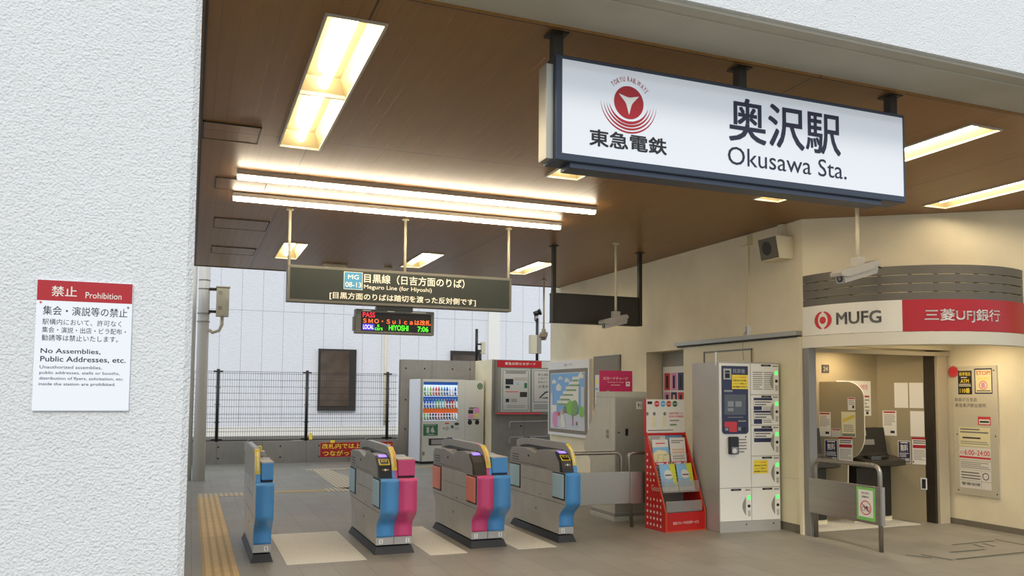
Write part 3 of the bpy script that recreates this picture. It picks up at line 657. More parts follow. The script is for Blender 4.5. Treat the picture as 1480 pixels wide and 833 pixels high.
def hole(label, loc, rz):
    t = thing('card_reader', label, 'wall switch', loc, rz); b = B(); b.box(0, .09, -.006, 0, 0, .15, 'white', .002); b.make('plate', t); b = B(); b.box(.015, .06, -.01, -.006, .015, .135, 'black'); b.make('button', t)
p = WO-SL*.50
hole('black and white switch plate on the right booth wall', (p.x-.004, p.y-.003, .41), PRZ)
def atm(label, x, group='cash machines'):
    t = thing('cash_machine', label, 'cash machine', (x, 8.0, 0), 0, group)
    b = B(); b.box(.02, .6, .1, .32, .06, .70, 'atm', .01); b.box(.0, .62, .12, .32, 0, .06, 'panel_cream'); b.make('cabinet', t)
    b = B(); b.prism([(-.08, .73), (-.08, .79), (.1, .84), (.32, .86), (.32, .70), (.05, .70)], -.02, .66, 'x', 'atm_grey'); b.make('keyboard_shelf', t)
    b = B(); b.box(.1, .45, -.02, .08, .815, .85, 'atm', .01); b.box(.14, .3, -.03, .02, .80, .846, 'lcd'); b.make('keypad', t)
    b = B(); b.prism([(.12, .88), (.17, 1.2), (.32, 1.2), (.32, .84), (.1, .84)], .0, .56, 'x', 'atm'); b.make('screen_head', t)
    b = B(); o = B(); o.box(0, .14, -.004, .0, 0, .07, 'screen'); o.box(0, .26, -.004, 0, -.12, -.05, 'steel_dark'); q = o.make('screen', t); q.location = (.10, .150, 1.10); q.rotation_euler = (R(-8), 0, 0)
    b.bm.free()
atm('dark cash machine at the left of the rounded partition', 6.86); atm('dark cash machine at the right of the rounded partition', 7.93)

# framed information board on the cream wall right of the booth (faces -x)
t = thing('bank_information_board', 'tall metal framed board of bank notices with opening hours', 'notice board', (9.106, 7.62, .385), -90)
W, H = .62, 1.61
b = B(); b.box(0, W, -.012, 0, 0, H, 'board_cream', .003); 
for x in (.05, W-.04):
    for z in (.05, .75, H-.06): b.disc(x, z, .01, -.0135, 'bronze', seg=10)
b.make('board', t)
b = B(); b.sheet(0, H, W, H, [
 ('r', .13, .035, .45, .22, 'ink'), ('t', '携帯電話', .16, .045, .42, .075, 'yellow', .01), ('l', .2, .08, .4, .095, 1, 'paper'), ('t', 'ATM', .19, .10, .38, .13, 'yellow', .03), ('l', .15, .135, .43, .16, 2, 'paper'), ('t', '110番', .17, .17, .40, .21, 'yellow', .02),
 ('r', .51, .02, .9, .215, 'ink_b'), ('r', .53, .03, .88, .205, 'cream_p'), ('t', 'STOP!', .55, .04, .86, .07, 'orange_t', .02), ('t', '携帯電話', .57, .085, .86, .11, 'yellow', .01), ('o', .70, .15, .055, 'redtape', .008), ('r', .66, .13, .74, .17, 'pinkp'), ('l', .55, .185, .86, .2, 1, 'ink_b'),
 ], -.012); b.make('posters', t); b = B(); b.sheet(0, H, W, H, [('t', '自由が丘支店', .05, .245, .55, .275, 'ink', .004), ('t', '東急奥沢駅出張所', .05, .29, .75, .32, 'ink', .004),
 ], -.012); b.make('branch_name', t); b = B(); b.sheet(0, H, W, H, [('r', .56, .39, .84, .455, 'redtape'), ('r', .585, .41, .82, .447, 'paper'), ('l', .6, .415, .8, .445, 1, 'ink'),
 ], -.012); b.make('red_notice', t); b = B(); b.sheet(0, H, W, H, [('r', .12, .475, .82, .62, 'cream_p'), ('l', .15, .48, .78, .525, 2, 'ink_g'), ('l', .2, .545, .78, .57, 1, 'ink'), ('l', .15, .58, .78, .61, 2, 'lineg'),
 ('r', .12, .63, .82, .725, 'paper'), ('t', '6:00–24:00', .24, .65, .80, .69, 'redtape', .02), ('r', .12, .70, .82, .715, 'redtape'), ('t', '毎日', .14, .66, .22, .685, 'redtape'),
 ('r', .12, .735, .82, .80, 'paper'), ('l', .14, .74, .8, .795, 4, 'lineg'),
 ('r', .12, .805, .82, .945, 'paper'), ('l', .15, .815, .58, .88, 3, 'ink_g'), ('o', .70, .845, .045, 'ink_b', .01), ('t', '警備保障', .16, .9, .58, .925, 'ink', .006), ('r', .60, .805, .605, .945, 'lineg'), ('r', .12, .885, .82, .888, 'lineg')], -.012)
b.make('print', t)
st = B(); pts = []
for i in range(28): rr_ = .085 if i % 2 else .062; pts.append((rr_*math.cos(2*math.pi*i/28)*1.0, rr_*math.sin(2*math.pi*i/28)))
st.poly(pts, 0, 'redtape'); st.text('注意', -.035, -.015, .035, .02, -.001, 'mufg_red', .01)
tag(place(st.make('starburst_sticker'), (9.086, 7.60, 1.93), -90), 'red spiky starburst sticker at the corner of the bank information board', 'sticker')

# ------------------------------------------------------------------ barriers
def rail_bend(p0, p1, p2, r, n=6):
    p0, p1, p2 = map(Vector, (p0, p1, p2)); a = p1+(p0-p1).normalized()*r; c = p1+(p2-p1).normalized()*r; out = []
    for i in range(n+1):
        q = i/n; out.append((a*(1-q)**2+p1*2*q*(1-q)+c*q*q))
    return out
t = thing('steel_barrier', 'steel barrier with sheet panel and green sign before the bank booth', 'barrier', (6.69, 6.5, 0))
b = B(); b.tube([(.01, .95, 0)]+rail_bend((.01, .95, .5), (.01, .95, .88), (0, .5, .88), .09)+rail_bend((0, .5, .88), (0, 0, .88), (0, 0, .5), .09)+[(0, 0, 0)], .024, 'steel_v', 14); b.make('rail', t)
b = B(); b.box(-.045, -.026, -.05, 1.0, .275, .67, 'steel', .004); b.box(-.04, .0, -.06, -.05, .275, .67, 'steel_dark'); b.make('panel', t)
s = B(); s.box(0, .25, -.003, 0, 0, .345, 'green_f'); s.sheet(0, .345, .25, .345, [('r', .1, .08, .9, .9, 'paper'), ('t', '自転車乗入', .28, .15, .72, .21, 'ink', .01), ('t', '駐輪禁止', .3, .26, .7, .32, 'ink', .01), ('o', .5, .62, .075, 'redtape', .01), ('o', .38, .65, .024, 'ink', .005), ('o', .62, .65, .024, 'ink', .005), ('p', [(.36, .56), (.42, .54), (.52, .64), (.46, .66)], 'ink'), ('p', [(.5, .58), (.56, .56), (.64, .66), (.58, .66)], 'ink'), ('p', [(.28, .52), (.31, .50), (.72, .72), (.69, .74)], 'redtape')], -.003)
s_ = s.make('no_bicycle_sign', t); s_.location = (-.046, .275, .305); s_.rotation_euler = (0, 0, R(-90)); s_['label'] = 'green bordered no-bicycle sign'
t = thing('steel_barrier', 'steel barrier with sheet panel running from the last gate to the rack', 'barrier', (3.97, 8.75, 0))
b = B(); b.tube([(0.03, 0, .0)]+rail_bend((0.03, 0, .5), (0.03, 0, .9), (.5, 0, .9), .08)+rail_bend((.5, 0, .9), (.925, 0, .9), (.925, 0, .6), .09)+[(.925, 0, .35)], .022, 'steel_v', 12); b.make('rail', t)
b = B(); b.tube([(1.07, 0, 0)]+rail_bend((1.07, 0, .5), (1.02, 0, .895), (1.3, 0, .895), .08)+[(1.42, 0, .895)], .022, 'steel_v', 12); b.make('rail_end', t)
b = B(); b.box(0, 1.025, -.045, -.026, .29, .675, 'steel', .004); b.make('panel', t)
b = B(); b.box(1.03, 1.38, -.045, -.026, .285, .67, 'steel', .004); b.make('panel', t)

# ------------------------------------------------------------------ ticket gates
def yf(z): return -.17*sm((z-.27)/.18)+(.02*(max(0, z-.735)/.022)**2 if z > .735 else 0)
def yb(z): return 1.33+.135*sm((z-.28)/.17)
def gate(label, x, left, right, icon=None, nums=()):
    """left/right: colour of that lane's half, or None when that half is missing"""
    wl = .18 if left else .0; wr = .185 if right else 0.; 
    if not left: wr = .165
    if not right: wl = .175
    Wd = wl+wr; t = thing('ticket_gate', label, 'ticket gate', (x, 8.1, 0), 0, 'ticket gates')
    b = B(); 
    lo = [(-.02, -.035, 0), (Wd+.02, -.035, 0), (Wd+.02, 1.39, 0), (-.02, 1.39, 0)]; up_ = [(.004, .0, .072), (Wd-.004, .0, .072), (Wd-.004, 1.34, .072), (.004, 1.34, .072)]
    V0 = [b.bm.verts.new(q) for q in lo]; V1 = [b.bm.verts.new(q) for q in up_]
    b.face(V0[::-1], 'rubber'); b.face(V1, 'rubber')
    for i in range(4): b.face([V0[i], V0[(i+1) % 4], V1[(i+1) % 4], V1[i]], 'rubber')
    b.make('plinth', t)
    zs = [.088+i*(.755-.088)/26 for i in range(27)]
    prof = [(yf(z)+.0, z) for z in zs]+[(yb(z), z) for z in reversed(zs)]
    b = B(); b.prism(prof, 0, Wd, 'x', 'gate_grey')
    for z in (.42,): b.box(-.0015, 0, -.14, 1.44, z, z+.004, 'ink')
    b.box(-.0015, 0, .17, 1.05, .60, .603, 'ink'); b.box(-.002, 0, .62, .64, .28, .30, 'ink'); b.box(-.002, 0, .5, .56, .45, .465, 'ink_g')
    if len(prof) and left and right: b.box(wl-.002, wl+.002, -.003, 0, .075, .17, 'ink')
    b.make('body', t)
    def strip(x0, x1, m):
        z2 = [.165+i*(.757-.165)/30 for i in range(31)]
        p = [(yf(z)-.008, z) for z in z2]+[(.06, .757), (.06, .74)]+[(yf(z)+.004, z) for z in reversed(z2)]
        bb = B(); V0 = [bb.bm.verts.new((x0, *q)) for q in p]; V1 = [bb.bm.verts.new((x1, *q)) for q in p]; n = len(p)
        for i in range(n): bb.face([V0[i], V0[(i+1) % n], V1[(i+1) % n], V1[i]], m, i < 29)
        k = n-1
        for i in range(31):
            j = n-1-i
            if i+1 < 31: bb.face([V0[i], V0[j], V0[j-1], V0[i+1]], m); bb.face([V1[i], V1[i+1], V1[j-1], V1[j]], m)
        o = bb.make('front_panel', t); o['label'] = M[m].name.replace('gate ', '')+' front panel'
        return o
    def numplate(xc, n):
        bb = B(); bb.box(xc-.02, xc+.02, -.003, 0, .10, .145, 'white'); bb.text(n, xc-(.003 if n == '1' else .007), .108, xc+(.003 if n == '1' else .007), .137, -.0045, 'ink', .01); bb.make('lane_number', t)
    hp = [(1.465, .757), (1.465, .895), (1.40, .945), (.97, .96), (.66, .915), (.56, .965), (.26, .982), (.04, .945), (-.04, .88), (-.085, .80), (-.10, .757)]
    if left:
        strip(.001, wl-.001, left); numplate(.05, nums[0])
        b = B(); b.prism(hp, .004, .125, 'x', 'steel_dark')
        for (ya, za) in ((1.3, .86), (1.3, .83), (1.3, .80)): b.box(.0025, .004, ya-.12, ya+.08, za, za+.008, 'ink')
        b.box(.002, .004, .85, .89, .86, .885, 'ink'); b.box(.003, .004, .33, 1.44, .775, .779, 'ink'); b.make('reader_housing', t)
        b = B(); b.prism([(.12, .968), (.04, .950), (-.045, .885), (-.09, .805), (-.105, .757), (-.02, .757), (.0, .86), (.07, .92)], .0, .128, 'x', 'black' if left == 'blue' else 'bronze'); b.make('visor', t)
        d = B(); d.box(.0, .085, .0, .075, 0, .003, 'disp'); q = d.make('display', t); q.location = (.022, .035, .955); q.rotation_euler = (R(16), 0, 0)
        if left == 'blue':
            # local frame of the pad: z runs up the slope, -y is its outer face
            d = B(); d.box(0, .105, -.006, .004, 0, .088, 'yel_ring', .003); d.box(.010, .095, -.008, -.006, .010, .078, 'black'); d.box(.025, .08, -.0095, -.008, .045, .066, 'yel_ring'); d.box(.034, .071, -.0105, -.0095, .050, .061, 'black')
            q = d.make('card_reader_pad', t); q.location = (.012, -.047, .882); q.rotation_euler = (R(-52), 0, 0)
            d = B(); d.disc(.03, .02, .010, -.003, 'ink_g', seg=10); d.disc(.055, .02, .012, -.003, 'paper', seg=12); d.disc(.08, .02, .010, -.003, 'lineg', seg=10); q = d.make('indicator', t); q.location = (.01, -.084, .82); q.rotation_euler = (R(-28), 0, 0)
        flap = 'coral' if left == 'pink' else 'flap_blue'
        for ya, yb_ in ((-.14, .15), (1.12, 1.43)):
            d = B(); d.box(-.006, .0, ya-.01, yb_+.01, .465, .75, 'ink'); d.box(-.016, -.004, ya, yb_, .48, .738, flap, .008); o = d.make('flap_pad', t)
        d = B(); z0 = .535; yy = -.1735
        d.box(.03, .158, yy-.002, yy+.006, z0, z0+.125, 'ink')
        if icon == 'arrow': d.poly([(.045, z0+.0625), (.085, z0+.105), (.102, z0+.105), (.078, z0+.073), (.142, z0+.073), (.142, z0+.052), (.078, z0+.052), (.102, z0+.02), (.085, z0+.02)], yy-.003, 'arrow')
        else:
            d.poly([(.042, z0+.0625), (.082, z0+.11), (.10, z0+.11), (.10, z0+.10), (.145, z0+.10), (.145, z0+.025), (.10, z0+.025), (.10, z0+.015), (.082, z0+.015)], yy-.003, 'arrow'); d.text('IC', .078, z0+.04, .135, z0+.085, yy-.004, 'ink', .02)
        d.make('arrow_display', t)
        d = B(); d.box(.06, .11, -.002-.045, -.043, .345, .36, 'ink_g'); o = d.make('badge', t)
    bx = .128 if left else 0.; bt = .028
    bar = [(1.56, .945), (1.56, 1.02), (1.45, 1.052), (1.15, 1.068), (.25, 1.062), (.10, 1.045), (.0, .985), (-.06, .89), (-.09, .80), (-.10, .757)]
    barin = [(-.02, .757), (.04, .90), (.16, .985), (1.2, .99), (1.42, .965), (1.46, .945)]
    b = B(); b.prism(bar+barin, bx, bx+.055 if (left and right) else bx+.045, 'x', 'steel_dark')
    b.prism([(-.05, .757), (.03, .90), (.16, .985), (1.2, .99), (1.42, .965), (1.46, .757)], bx+.012, bx+.04, 'x', 'black')
    if not left: b.prism([(1.46, .757), (1.46, .945), (1.56, .945), (1.56, 1.02), (1.45, 1.052), (1.15, 1.06), (.25, 1.055), (.10, 1.035), (.0, .975), (-.08, .80), (-.10, .757)], bx-.006, bx+.003, 'x', 'steel')
    b.box(bx+.008, bx+.038, 1.22, 1.34, 1.064, 1.078, 'black', .004); b.make('top_bar', t)
    cols = [c for c in (left, right) if c]; n = len(cols); wb = (.055 if n == 2 else .045)/n
    for i, c in enumerate(cols):
        d = B(); cp = [p for p in bar if p[0] < .5][0:]; pts = [(.25, 1.062), (.10, 1.045), (.0, .985), (-.06, .89), (-.09, .80), (-.10, .757)]
        fine = []
        for a, c2 in zip(pts, pts[1:]):
            for j in range(3): fine.append((a[0]+(c2[0]-a[0])*j/3, a[1]+(c2[1]-a[1])*j/3))
        fine.append(pts[-1]); xs0, xs1 = bx+i*wb, bx+(i+1)*wb
        for j, (a, c2) in enumerate(zip(fine, fine[1:])):
            mm = 'sticker_y' if (2 <= j <= 10) else c
            def off(p): q = Vector((p[0]-.25, p[1]-.6)).normalized()*.003; return (p[0]+q.x, p[1]+q.y)
            A_, C_ = off(a), off(c2); d.quad([(xs0, *A_), (xs1, *A_), (xs1, *C_), (xs0, *C_)], mm)
            if 4 <= j <= 9:
                A_, C_ = (a[0]-.004, a[1]+.002), (c2[0]-.004, c2[1]+.002); d.quad([(xs0+wb*.35, *A_), (xs0+wb*.65, *A_), (xs0+wb*.65, *C_), (xs0+wb*.35, *C_)], 'paper' if c == 'blue' else 'coral')
        d.make('striped_edge', t)
    if right:
        rx = bx+(.055 if left else .045)
        strip(wl+.001, Wd-.001, right); numplate(Wd-.045, nums[-1])
        b = B(); m2 = [(1.327-q[0], q[1]) for q in hp]; m2 = [(max(.2, p[0]), p[1]-.005) for p in m2]
        b.prism(m2[::-1], rx+.004, Wd-.004, 'x', 'steel_dark'); b.make('reader_housing', t)
        b = B(); b.box(rx+.006, Wd-.002, -.10, .22, .775, .935, right, .008); b.box(rx+.012, Wd-.008, -.095, .2, .757, .775, 'ink'); b.box(rx+.006, Wd+.001, -.09, .21, .935, .943, 'light_frame'); o = b.make('flap_housing', t)
        if not left:
            b = B(); b.box(rx+.01, rx+.06, .55, .7, 1.0, 1.05, 'sticker_y', .004); b.box(rx-.0, rx+.09, .5, .72, .96, 1.0, 'steel_dark'); b.make('ticket_slot', t)
gate('leftmost ticket gate, a slim steel one with a blue front', .595, None, 'blue', None, ('1', '1'))
gate('ticket gate with blue left half, pink right half and green arrow', 1.765, 'blue', 'pink', 'arrow', ('1', '2'))
gate('ticket gate with pink left half, blue right half and green IC mark', 2.765, 'pink', 'blue', 'ic', ('2', '3'))
gate('rightmost ticket gate, single blue front beside the steel barrier', 3.765, 'blue', None, 'arrow', ('3',))

# ------------------------------------------------------------------ coin lockers
t = thing('coin_locker', 'coin locker unit with cream doors, navy payment panel and grey side', 'coin locker', (5.80, 8.02, 0), -3)
W, H, D = .84, 2.0, .6
b = B(); b.box(0, W, .02, D, .0, H, 'lock_g', .006); b.box(0.0, W, .004, .03, 0, .125, 'lock_g'); b.box(.0, W, .01, .02, .0, H, 'lock_g')
b.disc(.36, .085, .01, .002, 'ink', seg=10); b.disc(.74, .085, .01, .002, 'ink', seg=10); b.make('cabinet', t)
xm = .435
def ldoor(x0, x1, z0, z1, hd=True, extra=None, plate=True):
    b = B(); b.box(x0+.004, x1-.004, 0, .02, z0+.004, z1-.004, 'lock_w', .003); o = b.make('door', t)
    if hd:
        zc = (z0+z1)/2-.02; c = B()
        pr = [(x1-.085, zc+.105)]+[(x1-.085-.045*math.sin(math.pi*i/10), zc+.105-.21*i/10) for i in range(1, 10)]+[(x1-.085, zc-.105)]
        c.prism(pr, -.006, 0, 'y', 'frame_al'); c.make('handle', o)
        c = B(); c.box(x1-.06, x1-.018, -.004, 0, zc+.075, zc+.12, 'green_l', .002); q = c.make('lamp', o); q['label'] = 'green vacancy lamp'
        c = B(); c.disc(x1-.04, zc-.0, .018, -.006, 'ink', th=.006, seg=14); c.box(x1-.055, x1-.02, -.0015, 0, zc-.12, zc-.05, 'paper_dull'); c.make('lock', o)
        if plate: c = B(); c.box(x0+.15, x0+.29, -.0015, 0, z1-.032, z1-.01, 'ink'); c.text('使用中', x0+.19, z1-.027, x0+.25, z1-.015, -.002, 'lineg'); c.box(x1-.09, x1-.02, -.0015, 0, z1-.035, z1-.018, 'lineg'); c.make('number_plate', o)
    if extra: c = B(); c.sheet(x0, z1, x1-x0, z1-z0, extra, -.001); c.make('notice', o)
guide = [('r', .1, .12, .75, .2, 'navy'), ('f', .1, .2, .75, .52, .004, 'lineg'), ('l', .13, .22, .72, .5, 3, 'lineg'), ('r', .1, .52, .38, .66, 'navy'), ('l', .42, .53, .73, .65, 2, 'lineg')]
ldoor(xm, W, 1.615, 1.99, extra=[('l', .08, .25, .42, .85, 9, 'lineg'), ('l', .46, .25, .76, .85, 9, 'lineg')])
ldoor(xm, W, 1.25, 1.615, extra=[('r', .1, .1, .75, .17, 'navy'), ('f', .1, .17, .75, .38, .004, 'lineg'), ('l', .14, .2, .7, .36, 2, 'ink_g'), ('r', .1, .38, .38, .5, 'navy'), ('l', .42, .4, .73, .5, 2, 'lineg'), ('r', .1, .52, .75, .58, 'navy'), ('f', .1, .58, .75, .8, .004, 'lineg'), ('l', .14, .6, .7, .78, 2, 'ink_g'), ('r', .1, .8, .38, .95, 'navy'), ('l', .42, .82, .73, .93, 2, 'lineg')])
ldoor(xm, W, .885, 1.25, extra=[('r', .1, .1, .75, .2, 'navy'), ('f', .1, .2, .75, .42, .004, 'lineg'), ('l', .14, .23, .7, .4, 2, 'ink_g'), ('r', .1, .42, .75, .55, 'navy')])
yn = [('t', 'レシート利用者様', .12, .12, .88, .22, 'orange_t', .01), ('t', '荷物を取り出す際に', .08, .34, .92, .46, 'ink', .02), ('t', 'レシートが無いと', .12, .56, .88, .68, 'ink', .02), ('t', '扉を開錠できません', .06, .78, .94, .9, 'ink', .02)]
def sub(dr, u0, v0, u1, v1):
    out = [('r', u0, v0, u1, v1, 'yellow')]
    for d in dr: out.append(('t', d[1], u0+(u1-u0)*d[2], v0+(v1-v0)*d[3], u0+(u1-u0)*d[4], v0+(v1-v0)*d[5], d[6], d[7]))
    return out
ldoor(xm, W, .515, .885, extra=sub(yn, .06, .13, .58, .56))
ldoor(xm, W, .125, .515); ldoor(0, xm, .125, .515)
ldoor(0, xm, .515, 1.99, hd=False)
b = B(); pts = [(.035, 1.955), (.395, 1.955)]
pts += [(.395-.04+.04*math.cos(R(a)), 1.19+.04*math.sin(R(a))) for a in (0, -30, -60, -90)]+[(.075+.04*math.cos(R(a)), 1.19+.04*math.sin(R(a))) for a in (-90, -120, -150, -180)]
b.prism(pts[::-1], -.008, 0, 'y', 'navy'); x0, z1, w_, h_ = .035, 1.955, .36, .805
b.sheet(x0, z1, w_, h_, [('r', .06, .04, .36, .2, 'frame_al'), ('r', .12, .07, .3, .1, 'ink'), ('r', .12, .11, .3, .18, 'ink'), ('t', '精算機', .42, .04, .88, .11, 'lcd_k', .01), ('r', .08, .355, .4, .385, 'lcd_k')]+sub(yn, .38, .13, 1.0, .34)+[
 ('r', .08, .42, .9, .72, 'lcd'), ('r', .21, .52, .43, .6, 'lcd_k'), ('r', .5, .52, .74, .6, 'lcd_k'), ('r', .21, .62, .43, .665, 'lcd_k'), ('l', .2, .745, .8, .765, 1, 'lineg'), ('r', .08, .82, .55, .9, 'redtape'), ('r', .25, .9, .55, .97, 'redtape'), ('r', .1, .91, .22, .95, 'lcd_k'), ('r', .6, .8, .9, .82, 'lineg'), ('r', .75, .9, .9, .97, 'black'), ('r', .6, .9, .7, .95, 'lcd_k')], -.008)
o = b.make('payment_panel', t); o['label'] = 'navy payment panel with screen'
b = B(); b.box(.115, .235, -.05, 0, .915, 1.12, 'black', .01); b.box(.135, .22, -.052, -.05, .925, 1.0, 'lcd_k', .001); b.disc(.17, .955, .03, -.054, 'white', seg=14); b.make('card_reader', t)
b = B(); b.sheet(.26, 1.1, .14, .2, [('l', 0, 0, .8, .9, 5, 'lineg')], -.001); b.disc(.36, 1.115, .01, -.002, 'ink', seg=8); b.make('print', t)
b = B(); b.box(-.012, .004, .05, .065, 1.96, 2.12, 'white', .002); b.make('upright_strip', t)
# wall hatch frame behind the locker
t = thing('wall_panel_frame', 'small cream framed panel on the wall above the locker', 'panel', (6.67, 9.55, 1.95), -90); b = B()
b.box(0, 1.05, -.01, 0, 0, .26, 'panel_cream'); b.make('plate', t); b = B()
for q in ((0, 1.05, .24, .26), (0, 1.05, 0, .02), (0, .02, 0, .26), (1.03, 1.05, 0, .26)): b.box(q[0], q[1], -.02, -.01, q[2], q[3], 'olive')
b.make('frame', t)
# poster on recessed door
t = thing('poster', 'poster of red and pink product pictures taped to the recessed grey door', 'poster', (6.985, 11.12, 1.05), -90)
b = B(); b.box(0, .62, -.003, 0, 0, 1.0, 'paper'); b.make('sheet', t)
dr = []
for i in range(3):
    for j in range(3):
        dr += [('r', .06+.31*i, .1+.3*j, .33+.31*i, .37+.3*j, ('redtape', 'pinkp', 'navy')[(i+j) % 3]), ('r', .14+.31*i, .14+.3*j, .24+.31*i, .34+.3*j, 'ink' if (i*j) % 2 == 0 else 'skin')]
b = B(); b.sheet(0, 1.0, .62, 1.0, dr, -.003); b.make('print', t)

# ------------------------------------------------------------------ brochure rack
RX, RY, RR = 5.21, 8.26, 5
t = thing('brochure_rack', 'red floor-standing brochure rack with white header board', 'brochure rack', (RX, RY, 0), RR)
W, D = .585, .40
side = [(0, 0), (D, 0), (D, 1.13), (D-.03, 1.13), (0, .22)]
for x in (0, W-.012):
    b = B(); b.prism(side, x, x+.012, 'x', 'red_rack')
    if x == 0:
        for j in range(13):
            z = .06+j*.075; n = 5
            for i in range(n):
                y = .35-i*.065
                if z > .22+(1.13-.22)*(y/D)-.06 or (.42 < z < .58 and i in (1, 2, 3)): continue
                r_ = .014; q = random.choice((0, 1, 2))
                if q == 0: b.quad([(-.0012, y-r_, z-r_), (-.0012, y-r_, z+r_), (-.0012, y+r_, z+r_), (-.0012, y+r_, z-r_)], 'paper')
                elif q == 1: b.face([b.bm.verts.new((-.0012, y+r_*math.cos(R(a)), z+r_*1.2*math.sin(R(a)))) for a in range(0, 360, 45)], 'paper')
                else: b.quad([(-.0012, y-r_, z-r_*1.3), (-.0012, y, z+r_*1.5), (-.0012, y+r_*.4, z+r_*.6), (-.0012, y+r_, z-r_*1.3)], 'paper')
        b.text('Good', 0, 0, 1, 1, 0, 'paper', .01, warp=lambda q: (-.0014, .27-q[0]*.16, .46+q[2]*.07))
    b.make('side_panel', t)
b = B(); b.box(0, W, -.012, 0, .0, .22, 'red_rack', .002); b.box(-.004, W+.004, -.016, .0, .0, .012, 'orange_t'); b.text('東急グループの生活サービス', .1, .085, .48, .118, -.0135, 'paper', .008); b.make('front_panel', t)
b = B()
for z0, y0, y1 in ((.20, .03, .12), (.44, .10, .22), (.74, .21, .36)): b.box(.012, W-.012, y0, y1, z0, z0+.006, 'steel_dark')
b.box(.012, W-.012, D-.012, D, .0, 1.13, 'taupe'); b.make('shelves', t)
for x in (-.003, W-.009):
    b = B(); n1 = Vector((D, .91)).normalized(); b.prism([(-.014, .0), (-.0, .0), (.0, .22), (D-.02, 1.14), (D-.034, 1.15), (-.014, .225)], x, x+.014, 'x', 'orange_t'); b.make('edge_bar', t)
b = B(); b.box(-.005, W+.0, D-.03, D-.005, 1.13, 1.55, 'paper', .002); b.box(-.012, -.002, D-.032, D, 1.1, 1.552, 'red_rack'); b.box(-.01, W+.005, D-.04, D, 1.11, 1.14, 'red_rack')
b.sheet(0, 1.55, W, .42, [('r', .03, .06, .15, .14, 'ink_b'), ('c', .27, .13, .038, 'redtape'), ('c', .43, .13, .038, 'badge'), ('c', .58, .13, .038, 'orange_t'), ('c', .74, .13, .038, 'green_st'), ('r', .22, .12, .32, .14, 'paper'), ('r', .38, .12, .48, .14, 'paper'), ('r', .53, .12, .63, .14, 'paper'), ('r', .69, .12, .79, .14, 'paper'), ('c', .2, .42, .022, 'ink_g'), ('r', .16, .5, .24, .8, 'cream_p'), ('c', .02, .42, .022, 'taupe'), ('c', .47, .42, .022, 'taupe'), ('r', .42, .5, .5, .8, 'cream_p'), ('t', '沿線が舞台です', .58, .38, .96, .44, 'redtape'), ('t', '充実な物語館', .58, .47, .96, .53, 'redtape'), ('l', .6, .58, .95, .66, 1, 'lineg'), ('r', .6, .72, .78, .77, 'leaf'), ('l', .03, .88, .97, .92, 1, 'ink')], D-.03)
b.make('header_board', t)
b = B()
for z0, y0, n in ((.26, .02, 3), (.52, .075, 3), (.80, .185, 3)):
    for i in range(n*2+1):
        x = .03+i*(W-.06)/(n*2); b.tube([(x, y0, z0-.04), (x, y0, z0+.09)], .0018, 'wirec', 5)
    b.tube([(.02, y0, z0+.09), (W-.02, y0, z0+.09)], .0022, 'wirec', 5)
b.make('wire_holder', t)
b = B(); b.box(.03, W-.03, .015, .018, .225, .35, 'acryl'); b.box(.03, W-.03, .07, .073, .45, .58, 'acryl'); b.make('acrylic_guard', t)
rot = Matrix.Rotation(R(RR), 4, 'Z')
def brochure(label, x, y, z, w_, h_, draws, base='paper', th=.008, rx=-14):
    p = Vector((RX, RY, 0))+rot@Vector((x, y, z)); q = thing('brochure', label, 'brochure', p, RR, None, rx)
    b = B(); b.box(0, w_, -th, 0, 0, h_, base); b.make('pages', q); b = B(); b.sheet(0, h_, w_, h_, draws, -th); b.make('cover_print', q)
bl = [('r', 0, 0, 1, .85, 'sky2'), ('p', [(.62, 0), (1, 0), (1, .85), (.8, .85)], 'yg'), ('c', .5, .4, .06, 'paper'), ('l', .3, .37, .72, .46, 1, 'ink_b'), ('r', 0, .85, 1, 1, 'paper'), ('r', .1, .6, .25, .66, 'pinkp')]
rd = [('r', 0, .03, 1, .2, 'redtape'), ('r', .1, .06, .6, .12, 'paper'), ('r', .82, .05, .92, .12, 'paper'), ('l', .1, .25, .9, .9, 6, 'lineg')]
brochure('red-headed white brochure in the rack middle tier, left', .06, .205, .452, .21, .36, rd); brochure('red-headed white brochure in the rack middle tier, right', .325, .205, .452, .21, .36, rd)
brochure('light blue and yellow brochure in the rack middle tier, left', .07, .145, .452, .23, .33, bl); brochure('light blue and yellow brochure in the rack middle tier, right', .325, .145, .452, .23, .33, bl)
brochure('white brochure with a speckled map picture, rack upper tier left', .055, .30, .752, .24, .31, [('r', 0, .3, 1, 1, 'sky2'), ('l', .2, .1, .8, .2, 1, 'redtape'), ('p', [(.0, .55), (.3, .4), (.8, .45), (1, .6), (1, 1), (0, 1)], 'cream_p'), ('c', .3, .7, .012, 'yg'), ('c', .6, .8, .012, 'yg'), ('c', .75, .6, .01, 'leaf'), ('c', .2, .85, .01, 'ink_g')], rx=-8)
brochure('white text brochure with orange bands, rack upper tier right', .32, .30, .752, .235, .33, [('l', .1, .08, .9, .22, 2, 'ink_g'), ('r', .1, .42, .9, .47, 'skin'), ('r', .1, .52, .9, .57, 'skin'), ('l', .1, .65, .9, .9, 3, 'lineg')], rx=-8)
brochure('plain white leaflet standing at the back of the rack, left', .03, .365, .752, .26, .36, [('l', .1, .05, .7, .15, 2, 'ink_g')], rx=-4)
brochure('blue photo leaflet standing at the back of the rack, right', .305, .365, .752, .24, .355, [('r', 0, 0, 1, .5, 'sky_b'), ('p', [(.3, .25), (.7, .05), (1, .08), (1, .4)], 'taupe')], rx=-4)

